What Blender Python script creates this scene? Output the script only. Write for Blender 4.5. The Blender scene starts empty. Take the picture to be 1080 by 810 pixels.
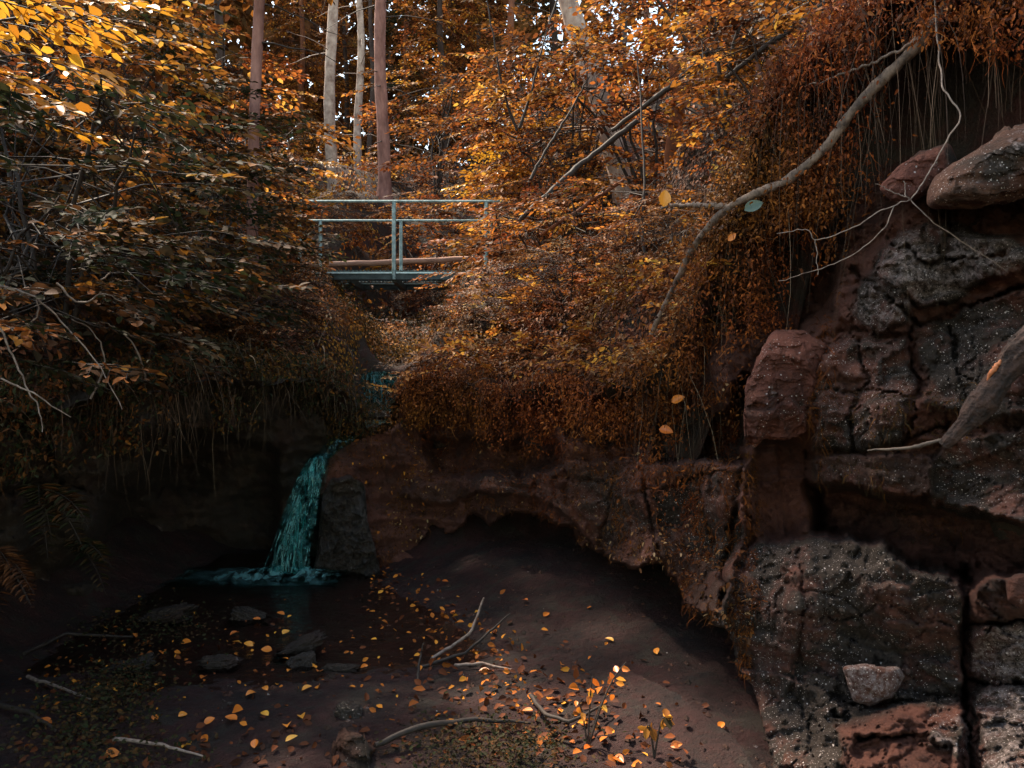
import bpy, math, random
import numpy as np
from mathutils import Vector, Matrix
R = math.radians
sc = bpy.context.scene
C = sc.collection
# ------------------------------------------------------------------ camera, sky, sun, exposure
cam_d = bpy.data.cameras.new('camera'); cam = bpy.data.objects.new('camera', cam_d); C.objects.link(cam)
FPX = 850.0; CAMZ = 1.6
cam.location = (0, 0, CAMZ); cam.rotation_euler = (R(90), 0, 0)
cam_d.sensor_width = 36; cam_d.lens = 36 * FPX / 1080; cam_d.clip_start = .05; cam_d.clip_end = 2000
sc.camera = cam
SUN_EL, SUN_AZ = 54, -48          # azimuth measured from +Y towards +X: ahead and to the left, shining through the wood
sdir = Vector((math.cos(R(SUN_EL)) * math.sin(R(SUN_AZ)), math.cos(R(SUN_EL)) * math.cos(R(SUN_AZ)), math.sin(R(SUN_EL))))
w = bpy.data.worlds.new('World'); sc.world = w; w.use_nodes = True
nt = w.node_tree; bgn = nt.nodes['Background']; sky = nt.nodes.new('ShaderNodeTexSky')
sky.sky_type = 'NISHITA'; sky.sun_disc = False; sky.sun_elevation = R(SUN_EL); sky.sun_rotation = R(SUN_AZ)
tn = nt.nodes.new('ShaderNodeMix'); tn.data_type = 'RGBA'; tn.blend_type = 'MULTIPLY'; tn.inputs[0].default_value = 1; tn.inputs[7].default_value = (1.10, .98, .76, 1)
nt.links.new(sky.outputs[0], tn.inputs[6]); nt.links.new(tn.outputs[2], bgn.inputs[0]); bgn.inputs[1].default_value = .15
sl = bpy.data.lights.new('sun', 'SUN'); so = bpy.data.objects.new('sun', sl); C.objects.link(so)
sl.energy = 3.1; sl.angle = R(2.5); sl.color = (1, .86, .70)
so.rotation_euler = sdir.to_track_quat('Z', 'Y').to_euler()
sc.view_settings.view_transform = 'Standard'; sc.view_settings.look = 'None'
sc.view_settings.gamma = 1; sc.view_settings.use_curve_mapping = False
sc.view_settings.exposure = 2.05
sc.cycles.max_bounces = 5; sc.cycles.diffuse_bounces = 2; sc.cycles.glossy_bounces = 2
sc.cycles.transmission_bounces = 3; sc.cycles.transparent_max_bounces = 8
sc.cycles.caustics_reflective = False; sc.cycles.caustics_refractive = False
sc.cycles.use_denoising = True
# ------------------------------------------------------------------ helpers
rng = np.random.default_rng(7)
def at(px, py, D):
    return np.array([(px - 540) / FPX * D, D, CAMZ - (py - 405) / FPX * D])
def hsh(i, j, k, s):
    n = (i * 73856093) ^ (j * 19349663) ^ (k * 83492791) ^ (s * 2654435)
    n = (n ^ (n >> 13)) * 1274126177; n = n ^ (n >> 16)
    return (n & 0xffffff) / float(0xffffff)
def vnoise(P, s=0):
    P = np.asarray(P, float); F = np.floor(P); f = P - F; I = F.astype(np.int64)
    u = f * f * f * (f * (f * 6 - 15) + 10)
    r = 0
    for a in (0, 1):
        for b in (0, 1):
            for c in (0, 1):
                wt = (u[..., 0] if a else 1 - u[..., 0]) * (u[..., 1] if b else 1 - u[..., 1]) * (u[..., 2] if c else 1 - u[..., 2])
                r = r + wt * hsh(I[..., 0] + a, I[..., 1] + b, I[..., 2] + c, s)
    return r * 2 - 1
def fbm(P, freq, octv=5, s=0, gain=.5, ridge=False):
    P = np.asarray(P, float) * freq; a = 1; t = 0; n = 0
    for o in range(octv):
        v = vnoise(P, s + o)
        if ridge: v = 1 - 2 * np.abs(v)
        t = t + a * v; n += a; a *= gain; P = P * 2.03 + 11.3
    return t / n
def facet(P, freq, s=0, jit=.9):
    """chiselled facets: each cell of a 3-D cell pattern is a tilted plane"""
    P = np.asarray(P, float) * freq; P = P + .25 * np.stack([vnoise(P * 1.7, s + 5), vnoise(P * 1.7, s + 6), vnoise(P * 1.7, s + 7)], -1)
    I = np.floor(P).astype(np.int64); best = np.full(P.shape[:-1], 1e9); val = np.zeros(P.shape[:-1])
    for a in (-1, 0, 1):
        for b in (-1, 0, 1):
            for c in (-1, 0, 1):
                i, j, k = I[..., 0] + a, I[..., 1] + b, I[..., 2] + c
                q = np.stack([i + .5 + jit * (hsh(i, j, k, s) - .5), j + .5 + jit * (hsh(i, j, k, s + 1) - .5), k + .5 + jit * (hsh(i, j, k, s + 2) - .5)], -1)
                d = ((P - q) ** 2).sum(-1); m = d < best; best = np.where(m, d, best)
                g = np.stack([hsh(i, j, k, s + 3), hsh(i, j, k, s + 4), hsh(i, j, k, s + 8)], -1) * 2 - 1
                val = np.where(m, ((P - q) * g).sum(-1) + (hsh(i, j, k, s + 9) - .5) * .9, val)
    return val
def sstep(a, b, x):
    t = np.clip((x - a) / (b - a), 0, 1); return t * t * (3 - 2 * t)
def seg_dist(X, Y, pts, closed):
    pts = np.array(pts, float); n = len(pts); d = np.full(X.shape, 1e9)
    for i in range(n if closed else n - 1):
        a = pts[i]; b = pts[(i + 1) % n]; e = b - a; L = (e ** 2).sum() + 1e-9
        t = np.clip(((X - a[0]) * e[0] + (Y - a[1]) * e[1]) / L, 0, 1)
        d = np.minimum(d, np.hypot(X - a[0] - t * e[0], Y - a[1] - t * e[1]))
    return d
def inside(X, Y, pts):
    c = np.zeros(X.shape, bool); n = len(pts)
    for i in range(n):
        x1, y1 = pts[i]; x2, y2 = pts[(i + 1) % n]
        if y1 == y2: continue
        m = ((y1 > Y) != (y2 > Y)) & (X < (x2 - x1) * (Y - y1) / (y2 - y1) + x1)
        c ^= m
    return c
def sdf(X, Y, pts):
    d = seg_dist(X, Y, pts, True); return np.where(inside(X, Y, pts), d, -d)
def interp(X, Y, ctrl, p=3, eps=1e-4, sx=1, sy=1):
    """smooth inverse distance interpolation"""
    num = 0; den = 0
    for (a, b, v) in ctrl:
        wgt = 1 / ((((X - a) * sx) ** 2 + ((Y - b) * sy) ** 2) ** (p / 2) + eps)
        num = num + wgt * v; den = den + wgt
    return num / den
class MB:
    def __init__(s): s.V = []; s.F3 = []; s.F4 = []; s.A = []; s.n = 0
    def add(s, V, F, rnd=0.5):
        V = np.asarray(V, float).reshape(-1, 3); F = np.asarray(F, np.int64)
        if F.ndim == 2 and len(F):
            (s.F3 if F.shape[1] == 3 else s.F4).append(F + s.n)
        s.V.append(V); s.A.append(np.broadcast_to(np.asarray(rnd, float), (len(V),)).copy()); s.n += len(V)
        return s
    def box(s, c, d, rz=0):
        c = np.array(c, float); h = np.array(d, float) / 2
        v = np.array([[x, y, z] for x in (-1, 1) for y in (-1, 1) for z in (-1, 1)], float) * h
        if rz: cs, sn = math.cos(rz), math.sin(rz); v = np.c_[v[:, 0] * cs - v[:, 1] * sn, v[:, 0] * sn + v[:, 1] * cs, v[:, 2]]
        return s.add(v + c, [[0, 1, 3, 2], [4, 6, 7, 5], [0, 4, 5, 1], [2, 3, 7, 6], [0, 2, 6, 4], [1, 5, 7, 3]])
    def tube(s, pts, rad, sides=6, rnd=.5, wob=0, cap=True):
        pts = np.asarray(pts, float); n = len(pts); rad = np.broadcast_to(np.asarray(rad, float), (n,))
        T = np.gradient(pts, axis=0); T /= np.linalg.norm(T, axis=1)[:, None] + 1e-9
        ref = np.array([0, 0, 1.]) if abs(T[:, 2]).mean() < .8 else np.array([0, 1., 0])
        U = np.cross(T, ref); U /= np.linalg.norm(U, axis=1)[:, None] + 1e-9; W = np.cross(T, U)
        a = np.arange(sides) / sides * 2 * math.pi
        rr = rad[:, None] * np.ones(sides)[None]
        V = pts[:, None] + (U[:, None] * np.cos(a)[None, :, None] + W[:, None] * np.sin(a)[None, :, None]) * rr[..., None]
        if wob > .5:
            arc = np.r_[0, np.cumsum(np.linalg.norm(np.diff(pts, axis=0), axis=1))] / rad.max(); Q = np.stack([np.cos(a)[None] * 1.6 + 0 * rr, np.sin(a)[None] * 1.6 + 0 * rr, arc[:, None] * .45 + 0 * rr], -1)
            V = V + (U[:, None] * np.cos(a)[None, :, None] + W[:, None] * np.sin(a)[None, :, None]) * (rr * (.30 * wob * fbm(Q, 1.3, 5, 8, .6, True) + .22 * wob * facet(Q * np.array([1.5, 1.5, 1.]), 1.6, 3)))[..., None]
        elif wob: V = V + (U[:, None] * np.cos(a)[None, :, None] + W[:, None] * np.sin(a)[None, :, None]) * (wob * rr * fbm(V, 1.2 / max(rad.max(), .01) * .5, 4, 5))[..., None]
        V = V.reshape(-1, 3)
        i = np.arange(n - 1)[:, None] * sides; j = np.arange(sides)[None]; k = (j + 1) % sides
        F = np.stack([i + j, i + k, i + sides + k, i + sides + j], -1).reshape(-1, 4)
        s.add(V, F, rnd)
        if cap and sides > 2:
            m = len(V)
            for ring, q in ((0, pts[0]), (n - 1, pts[-1])):
                jj = np.arange(sides)
                Vc = np.vstack([V[ring * sides:(ring + 1) * sides], q])
                s.add(Vc, np.stack([jj, (jj + 1) % sides, np.full(sides, sides)], 1), rnd)
        return s
    def build(s, name, mat, parent=None, smooth=True, recenter=False):
        V = np.concatenate(s.V) if s.V else np.zeros((0, 3))
        me = bpy.data.meshes.new(name)
        loc = None
        if recenter:
            loc = np.array([(V[:, 0].min() + V[:, 0].max()) / 2, (V[:, 1].min() + V[:, 1].max()) / 2, V[:, 2].min()]); V = V - loc
        f3 = np.concatenate(s.F3) if s.F3 else np.zeros((0, 3), int); f4 = np.concatenate(s.F4) if s.F4 else np.zeros((0, 4), int)
        me.vertices.add(len(V)); me.vertices.foreach_set('co', V.astype(np.float32).ravel())
        nl = f3.size + f4.size; me.loops.add(nl)
        me.loops.foreach_set('vertex_index', np.concatenate([f3.ravel(), f4.ravel()]).astype(np.int32))
        npoly = len(f3) + len(f4); me.polygons.add(npoly)
        st = np.concatenate([np.arange(len(f3)) * 3, f3.size + np.arange(len(f4)) * 4]).astype(np.int32)
        me.polygons.foreach_set('loop_start', st)
        me.polygons.foreach_set('use_smooth', np.full(npoly, smooth))
        at_ = me.attributes.new('rnd', 'FLOAT', 'POINT'); at_.data.foreach_set('value', np.concatenate(s.A).astype(np.float32))
        me.materials.append(mat); me.update(calc_edges=True); me.validate()
        o = bpy.data.objects.new(name, me); C.objects.link(o)
        if loc is not None: o.location = loc
        if parent is not None:
            o.parent = parent
        return o
def tag(o, label=None, cat=None, group=None, kind=None):
    if label: o['label'] = label
    if cat: o['category'] = cat
    if group: o['group'] = group
    if kind: o['kind'] = kind
    return o
def empty(name, loc, label=None, cat=None, group=None, kind=None):
    o = bpy.data.objects.new(name, None); C.objects.link(o); o.location = loc; o.empty_display_size = .2
    return tag(o, label, cat, group, kind)
def child(mb, name, mat, root, smooth=True):
    """mesh written in world coordinates, parented to a root that has a location"""
    o = mb.build(name, mat, None, smooth); o.parent = root
    o.data.transform(Matrix.Translation(-Vector(root.location)))
    return o
# ------------------------------------------------------------------ materials
def nodes(name):
    m = bpy.data.materials.new(name); m.use_nodes = True; t = m.node_tree; t.nodes.clear()
    out = t.nodes.new('ShaderNodeOutputMaterial')
    def N(ty, **k):
        n = t.nodes.new(ty)
        for a, b in k.items(): setattr(n, a, b)
        return n
    return m, t, N, out
def setin(n, **k):
    for a, b in k.items(): n.inputs[a.replace('_', ' ')].default_value = b
def ramp(N, stops):
    r = N('ShaderNodeValToRGB'); e = r.color_ramp.elements
    while len(e) < len(stops): e.new(.5)
    for el, (p, c) in zip(e, stops): el.position = p; el.color = (*c, 1) if len(c) == 3 else c
    return r
def leaf_mat(name, stops, rough=.38, trans=.3, spec=.5, hv=1.):
    m, t, N, out = nodes(name)
    a = N('ShaderNodeAttribute', attribute_name='rnd'); oi = N('ShaderNodeObjectInfo')
    md = N('ShaderNodeMath', operation='MULTIPLY_ADD'); md.inputs[1].default_value = .12; t.links.new(oi.outputs['Random'], md.inputs[0]); t.links.new(a.outputs['Fac'], md.inputs[2])
    r = ramp(N, stops); t.links.new(md.outputs[0], r.inputs[0])
    p = N('ShaderNodeBsdfPrincipled'); p.inputs['Roughness'].default_value = rough; p.inputs['Specular IOR Level'].default_value = spec
    tr = N('ShaderNodeBsdfTranslucent'); mx = N('ShaderNodeMixShader'); mx.inputs[0].default_value = trans
    g_ = N('ShaderNodeNewGeometry'); nz = N('ShaderNodeTexNoise'); setin(nz, Scale=.9, Detail=3., Roughness=.6); t.links.new(g_.outputs['Position'], nz.inputs['Vector'])
    mr = N('ShaderNodeMapRange'); mr.inputs[1].default_value = .35; mr.inputs[2].default_value = .65; mr.inputs[3].default_value = .5 - .012 * hv; mr.inputs[4].default_value = .5 + .014 * hv; t.links.new(nz.outputs[0], mr.inputs[0])
    mv = N('ShaderNodeMapRange'); mv.inputs[1].default_value = .35; mv.inputs[2].default_value = .65; mv.inputs[3].default_value = 1.15; mv.inputs[4].default_value = .85; t.links.new(nz.outputs[0], mv.inputs[0])
    hs = N('ShaderNodeHueSaturation'); t.links.new(mr.outputs[0], hs.inputs['Hue']); t.links.new(mv.outputs[0], hs.inputs['Value']); t.links.new(r.outputs[0], hs.inputs['Color'])
    t.links.new(hs.outputs[0], p.inputs['Base Color']); t.links.new(hs.outputs[0], tr.inputs[0])
    t.links.new(p.outputs[0], mx.inputs[1]); t.links.new(tr.outputs[0], mx.inputs[2]); t.links.new(mx.outputs[0], out.inputs[0])
    return m
def rock_mat(name, red=.5, speck=.0, lichen=.0, moss=.3, wet=0., bump=.6, tone=1., scale=1., zoned=False):
    m, t, N, out = nodes(name); L = t.links.new
    co = N('ShaderNodeNewGeometry')
    def noise(sc_, det=6, rough=.6, dist=0):
        n = N('ShaderNodeTexNoise'); setin(n, Scale=sc_ * scale, Detail=det, Roughness=rough, Distortion=dist); L(co.outputs['Position'], n.inputs['Vector']); return n
    n1 = noise(2.2, 8, .62, .4); n2 = noise(14, 8, .68); n3 = noise(60, 4, .7); n4 = noise(1.1, 4, .55)
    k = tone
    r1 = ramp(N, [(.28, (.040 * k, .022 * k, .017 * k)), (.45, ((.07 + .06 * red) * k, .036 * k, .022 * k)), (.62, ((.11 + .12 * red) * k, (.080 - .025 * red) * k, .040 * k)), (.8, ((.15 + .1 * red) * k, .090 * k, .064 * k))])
    mixf = N('ShaderNodeMath', operation='MULTIPLY_ADD'); mixf.inputs[1].default_value = .45
    sub = N('ShaderNodeMath', operation='SUBTRACT'); sub.inputs[1].default_value = .5; L(n2.outputs[0], sub.inputs[0]); L(sub.outputs[0], mixf.inputs[0]); L(n1.outputs[0], mixf.inputs[2]); L(mixf.outputs[0], r1.inputs[0])
    col = r1.outputs[0]
    def mix(fac, c, cin):
        x = N('ShaderNodeMix', data_type='RGBA'); L(fac, x.inputs[0]); L(cin, x.inputs[6]); x.inputs[7].default_value = (*c, 1); return x.outputs[2]
    def thr(o, a, b):
        r = N('ShaderNodeMapRange'); r.inputs[1].default_value = a; r.inputs[2].default_value = b; L(o, r.inputs[0]); return r.outputs[0]
    za = N('ShaderNodeAttribute', attribute_name='rnd').outputs['Fac']
    def mul(a, b):
        x = N('ShaderNodeMath', operation='MULTIPLY'); L(a, x.inputs[0])
        if isinstance(b, float): x.inputs[1].default_value = b
        else: L(b, x.inputs[1])
        return x.outputs[0]
    if moss > 0:
        n5 = noise(3.1, 7, .65, .2)
        fm = thr(n5.outputs[0], .62 - .3 * moss, .70 - .25 * moss); fm = mul(fm, thr(za, .05, .4)) if zoned else fm
        col = mix(fm, (.030, .019, .012), col)
    if lichen > 0:
        n6 = noise(5.3, 7, .7, .3); n7 = noise(45, 4, .75)
        f = mul(thr(n6.outputs[0], .66 - .25 * lichen, .72 - .22 * lichen), thr(n7.outputs[0], .40, .62))
        f = mul(f, thr(za, .45, .95)) if zoned else f
        col = mix(mul(f, .9), (.31, .235, .215), col)
    if speck > 0:
        for (s_, th, lo) in ((26., .15, .46), (48., .19, .42), (85., .20, .43)):
            v = N('ShaderNodeTexVoronoi', feature='F1'); setin(v, Scale=s_, Randomness=1.0); L(co.outputs['Position'], v.inputs['Vector'])
            n8 = noise(2.6 if s_ < 30 else 4.7, 5, .6)
            cell = thr(v.outputs['Color'], .35, .36)
            f = mul(mul(thr(v.outputs['Distance'], th, th * .6), thr(n8.outputs[0], lo + .12 - .16 * speck, lo + .15 - .16 * speck)), cell)
            f = mul(f, thr(za, .15, .5)) if zoned else f
            col = mix(f, (.56, .47, .43), col)
    p = N('ShaderNodeBsdfPrincipled'); L(col, p.inputs['Base Color'])
    p.inputs['Roughness'].default_value = .85 - .6 * wet; p.inputs['Specular IOR Level'].default_value = .3 + .4 * wet
    add = N('ShaderNodeMath', operation='ADD'); L(mul(n2.outputs[0], .8), add.inputs[0]); L(mul(n3.outputs[0], .5), add.inputs[1])
    b = N('ShaderNodeBump'); b.inputs['Strength'].default_value = bump; b.inputs['Distance'].default_value = .055; L(add.outputs[0], b.inputs['Height']); L(b.outputs[0], p.inputs['Normal'])
    L(p.outputs[0], out.inputs[0]); return m
def plain_mat(name, c1, c2, sc_=8., rough=.7, metal=0., bump=.2, dist=.01, stretch=None, spec=.4):
    m, t, N, out = nodes(name); L = t.links.new
    co = N('ShaderNodeTexCoord'); src = co.outputs['Object']
    if stretch:
        mp = N('ShaderNodeMapping'); mp.inputs['Scale'].default_value = stretch; L(src, mp.inputs[0]); src = mp.outputs[0]
    n = N('ShaderNodeTexNoise'); setin(n, Scale=sc_, Detail=7., Roughness=.65); L(src, n.inputs['Vector'])
    r = ramp(N, [(.32, c1), (.68, c2)]); L(n.outputs[0], r.inputs[0])
    p = N('ShaderNodeBsdfPrincipled'); setin(p, Roughness=rough, Metallic=metal); p.inputs['Specular IOR Level'].default_value = spec
    L(r.outputs[0], p.inputs['Base Color'])
    b = N('ShaderNodeBump'); b.inputs['Strength'].default_value = bump; b.inputs['Distance'].default_value = dist; L(n.outputs[0], b.inputs['Height']); L(b.outputs[0], p.inputs['Normal'])
    L(p.outputs[0], out.inputs[0]); return m
M = {}
M['leaf_orange'] = leaf_mat('orange_leaves', [(0, (.030, .016, .010)), (.35, (.10, .034, .013)), (.60, (.27, .088, .018)), (.84, (.45, .17, .028)), (1, (.68, .36, .06))], rough=.6, spec=.2, trans=.4)
M['far_leaf'] = leaf_mat('far_leaves', [(0, (.07, .035, .018)), (.5, (.20, .08, .025)), (1, (.42, .20, .05))], rough=.8, trans=.5, spec=.1)
M['leaf_yellow'] = leaf_mat('yellow_leaves', [(0, (.20, .07, .012)), (.5, (.50, .20, .015)), (1, (.78, .42, .04))], trans=.4)
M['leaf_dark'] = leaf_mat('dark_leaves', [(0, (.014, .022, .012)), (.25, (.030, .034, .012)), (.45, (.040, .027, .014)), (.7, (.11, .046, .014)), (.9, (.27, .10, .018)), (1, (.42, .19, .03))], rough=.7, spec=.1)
M['leaf_brown'] = leaf_mat('brown_leaves', [(0, (.022, .012, .008)), (.45, (.085, .032, .014)), (.72, (.20, .070, .022)), (.9, (.33, .14, .045)), (1, (.50, .30, .15))], rough=.6, spec=.2)
M['litter'] = leaf_mat('litter_leaves', [(0, (.04, .015, .008)), (.45, (.16, .042, .012)), (.78, (.58, .17, .02)), (1, (.86, .36, .04))], rough=.75, spec=.15, trans=.1, hv=0)
M['moss'] = leaf_mat('moss_strands', [(0, (.030, .012, .008)), (.4, (.10, .030, .010)), (.75, (.22, .060, .012)), (1, (.34, .105, .02))], rough=.8, trans=.15, spec=.1)
M['root'] = leaf_mat('root_strands', [(0, (.025, .017, .013)), (.6, (.09, .055, .035)), (1, (.28, .19, .12))], rough=.8, trans=.0, spec=.1)
M['grass'] = leaf_mat('dry_grass_blades', [(0, (.03, .02, .012)), (.6, (.10, .06, .03)), (1, (.26, .17, .09))], rough=.6, trans=.15)
M['twig'] = plain_mat('pale_twig_bark', (.09, .055, .04), (.32, .23, .18), 30., .7)
M['twig_dark'] = plain_mat('dark_twig_bark', (.012, .008, .006), (.045, .028, .019), 30., .75)
M['branch'] = plain_mat('peeling_branch_bark', (.022, .013, .010), (.26, .17, .12), 16., .75, 0, .6, .01, (1, 1, 1))
M['bark_pink'] = plain_mat('spruce_bark', (.11, .042, .03), (.34, .16, .12), 6., .85, 0, .8, .03, (1, 1, .35))
M['bark_pale'] = plain_mat('pale_bark', (.15, .085, .06), (.56, .42, .33), 5., .8, 0, .6, .02, (1, 1, .8))
M['bark_dark'] = plain_mat('dark_bark', (.02, .013, .010), (.075, .042, .030), 6., .85, 0, .8, .03, (1, 1, .4))
M['bark_rust'] = plain_mat('rusty_bark', (.09, .030, .014), (.25, .085, .035), 6., .85, 0, .8, .03, (1, 1, .4))
M['soil'] = rock_mat('forest_soil', .8, 0, 0, .7, 0, .8, .28)
M['sand'] = rock_mat('wet_sand', 1.0, 0, 0, .35, .12, 1., .20, 1.6)
M['rock'] = rock_mat('sandstone', .62, .95, 1.0, .75, 0, 1, .85, 1., True)
M['rock_red'] = rock_mat('red_sandstone', .7, .1, .2, .25, 0, 1, .95)
M['rock_speck'] = rock_mat('white_flecked_rock', .2, 1.2, .35, .7, 0, 1, .85)
M['rock_pale'] = rock_mat('lichen_grey_rock', .5, .7, 1.1, .2, .1, .9, .9)
M['rock_brown'] = rock_mat('earthy_rock', .4, .25, .3, .55, 0, .9, .85)
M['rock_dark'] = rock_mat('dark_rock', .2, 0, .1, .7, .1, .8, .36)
M['rock_wet'] = rock_mat('wet_black_rock', .1, .2, .1, .8, .95, 1., .38)
M['metal'] = plain_mat('galvanised_steel', (.13, .20, .20), (.42, .54, .52), 12., .5, .2, .3)
M['metal_pale'] = plain_mat('bright_edge_steel', (.45, .60, .60), (.70, .82, .80), 12., .35, .2, .1)
M['metal_dark'] = plain_mat('dark_steel', (.02, .03, .032), (.07, .09, .09), 12., .5, .3, .1)
M['wood_pale'] = plain_mat('weathered_pole_wood', (.20, .10, .07), (.42, .24, .17), 9., .8, 0, .4, .01, (.2, 1, 1))
M['log_bark'] = plain_mat('log_bark', (.014, .010, .009), (.075, .038, .027), 22., .85, 0, 1., .03, (1, 1, 1))
M['raw_wood'] = plain_mat('raw_orange_wood', (.30, .09, .03), (.52, .19, .08), 16., .7, 0, .5, .01)
M['grey_wood'] = plain_mat('splintered_wood', (.03, .020, .015), (.13, .09, .065), 20., .7, 0, .5, .01)
# water
m, t, N, out = nodes('pool_water'); L = t.links.new
gl = N('ShaderNodeBsdfGlossy'); gl.inputs['Roughness'].default_value = .09; tp = N('ShaderNodeBsdfTransparent'); tp.inputs[0].default_value = (.97, .86, .78, 1)
fr = N('ShaderNodeFresnel'); fr.inputs[0].default_value = 1.33
co = N('ShaderNodeNewGeometry'); mp = N('ShaderNodeMapping'); mp.inputs['Scale'].default_value = (1, 2.6, 1); L(co.outputs['Position'], mp.inputs[0])
nz = N('ShaderNodeTexNoise'); setin(nz, Scale=5., Detail=4., Roughness=.55); L(mp.outputs[0], nz.inputs['Vector'])
b = N('ShaderNodeBump'); b.inputs['Strength'].default_value = .35; b.inputs['Distance'].default_value = .03; L(nz.outputs[0], b.inputs['Height'])
L(b.outputs[0], gl.inputs['Normal']); L(b.outputs[0], fr.inputs['Normal'])
mx = N('ShaderNodeMixShader'); L(fr.outputs[0], mx.inputs[0]); L(tp.outputs[0], mx.inputs[1]); L(gl.outputs[0], mx.inputs[2]); L(mx.outputs[0], out.inputs[0]); M['water'] = m
def fall_mat(name, dens, sx=30., sz=3.):
    m, t, N, out = nodes(name); L = t.links.new
    a = N('ShaderNodeAttribute', attribute_name='rnd')
    co = N('ShaderNodeNewGeometry'); mp = N('ShaderNodeMapping'); mp.inputs['Scale'].default_value = (sx, sx * .5, sz); L(co.outputs['Position'], mp.inputs[0])
    nz = N('ShaderNodeTexNoise'); setin(nz, Scale=1., Detail=6., Roughness=.6, Distortion=.6); L(mp.outputs[0], nz.inputs['Vector'])
    r = N('ShaderNodeMapRange'); r.inputs[1].default_value = .62 - .2 * dens; r.inputs[2].default_value = .75 - .1 * dens; r.inputs[4].default_value = .95; L(nz.outputs[0], r.inputs[0])
    ml = N('ShaderNodeMath', operation='MULTIPLY'); L(r.outputs[0], ml.inputs[0]); L(a.outputs['Fac'], ml.inputs[1])
    p = N('ShaderNodeBsdfPrincipled'); p.inputs['Base Color'].default_value = (.27, .58, .56, 1); setin(p, Roughness=.2)
    tr = N('ShaderNodeBsdfTranslucent'); tr.inputs[0].default_value = (.27, .58, .56, 1); m2 = N('ShaderNodeMixShader'); m2.inputs[0].default_value = .35
    L(p.outputs[0], m2.inputs[1]); L(tr.outputs[0], m2.inputs[2])
    tp = N('ShaderNodeBsdfTransparent'); tp.inputs[0].default_value = (.6, .85, .85, 1)
    mx = N('ShaderNodeMixShader'); L(ml.outputs[0], mx.inputs[0]); L(tp.outputs[0], mx.inputs[1]); L(m2.outputs[0], mx.inputs[2]); L(mx.outputs[0], out.inputs[0])
    return m
M['fall'] = fall_mat('falling_water', .55, 42., 4.); M['foam'] = fall_mat('churned_foam', .9, 14., 14.)
# ------------------------------------------------------------------ the ground above the ravine
G = [(-150, 400, 3.2), (0, 420, 4.0), (130, 400, 4.9), (270, 400, 6.1), (365, 425, 7.4), (370, 350, 9.5),
     (400, 440, 8.4), (400, 398, 9.7), (425, 375, 12), (430, 350, 14.5), (440, 300, 18),
     (0, 260, 6), (-200, 200, 6), (0, 110, 9), (150, 270, 7.5), (250, 280, 9), (318, 292, 12.1), (325, 250, 16), (200, 200, 16), (0, 40, 16), (-200, 50, 14),
     (380, 205, 19), (350, 180, 23), (430, 180, 27), (250, 150, 25), (100, 60, 26), (-200, 30, 26),
     (440, 425, 7.7), (500, 400, 7.3), (560, 430, 6.5), (640, 420, 5.7), (700, 410, 5.2), (500, 340, 9), (522, 290, 12.1), (560, 280, 12.5), (620, 330, 8), (700, 320, 6.6), (790, 300, 5.0), (800, 200, 6.4),
     (865, 70, 4.5), (940, 20, 4.3), (1000, 0, 4.2), (1120, 10, 3.7), (1300, 0, 3.2), (620, 210, 14), (560, 170, 20), (800, 110, 10), (1000, -80, 7), (1300, -100, 7), (700, 110, 18), (620, 110, 27), (900, 40, 18), (800, 20, 27), (1100, -50, 20)]
Gw = [at(*g) for g in G]
Gxyz = [(p[0], p[1], p[2]) for p in Gw] + [(-30, 60, 14), (0, 60, 12), (30, 60, 20), (-25, 30, 11), (25, 30, 15), (-8, 2, 3.6), (-12, 10, 5.5), (8, 0, 5.5), (12, 10, 9)]
HOLE = [(-6, -2), (-3.1, 2.6), (-2.60, 4.0), (-2.42, 4.9), (-1.95, 6.0), (-1.52, 7.3), (-1.45, 8.0), (-1.05, 8.0), (-.95, 7.5), (-.4, 7.0), (.12, 6.4), (.60, 5.7), (.95, 5.1), (1.42, 4.75), (1.68, 4.35), (2.1, 4.1), (2.6, 3.4), (3.3, 2.0), (6, -2)]
def gz(X, Y):
    z = interp(X, Y, Gxyz, 3.2, 1e-3)
    P = np.stack([X, Y, X * 0], -1); z = z + .16 * fbm(P, .8, 4, 3) + .04 * fbm(P, 4, 3, 9)
    ch = np.exp(-((X + 1.42 - .02 * (Y - 8)) / .34) ** 4) * sstep(7.0, 7.5, Y) * sstep(9.6, 9.1, Y)
    return z * (1 - ch) + np.minimum(z, 1.20 + .03 * (Y - 8) + .5 * sstep(9.15, 9.3, Y)) * ch
def grid_mesh(name, U, Vv, fn, mat, keep=None, kind='structure', parent=None):
    X, Y = np.meshgrid(U, Vv); P, K = fn(X, Y)
    ny, nx = X.shape; idx = np.arange(nx * ny).reshape(ny, nx)
    F = np.stack([idx[:-1, :-1], idx[:-1, 1:], idx[1:, 1:], idx[1:, :-1]], -1).reshape(-1, 4)
    if K is not None:
        kk = K.ravel(); F = F[kk[F].all(1)]
    mb = MB(); zn = getattr(relief, 'zone', None) if 'relief' in globals() else None
    mb.add(P.reshape(-1, 3), F, zn.ravel() if zn is not None and zn.shape == X.shape else .5)
    o = mb.build(name, mat, parent)
    if kind: tag(o, kind=kind)
    return o
def ground_fn(X, Y):
    d = sdf(X, Y, HOLE)
    return np.stack([X, Y, gz(X, Y)], -1), d < .2
xs = np.concatenate([np.linspace(-60, -8, 40), np.linspace(-7.8, 7.8, 320), np.linspace(8, 60, 40)])
ys = np.concatenate([np.linspace(-6, 1.9, 20), np.linspace(2, 15, 260), np.linspace(15.2, 40, 90), np.linspace(41, 110, 30)])
grid_mesh('forest_ground', xs, ys, ground_fn, M['soil'])
hp = np.array(HOLE[1:-1]); hl = np.r_[0, np.cumsum(np.hypot(*np.diff(hp, axis=0).T))]
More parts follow.
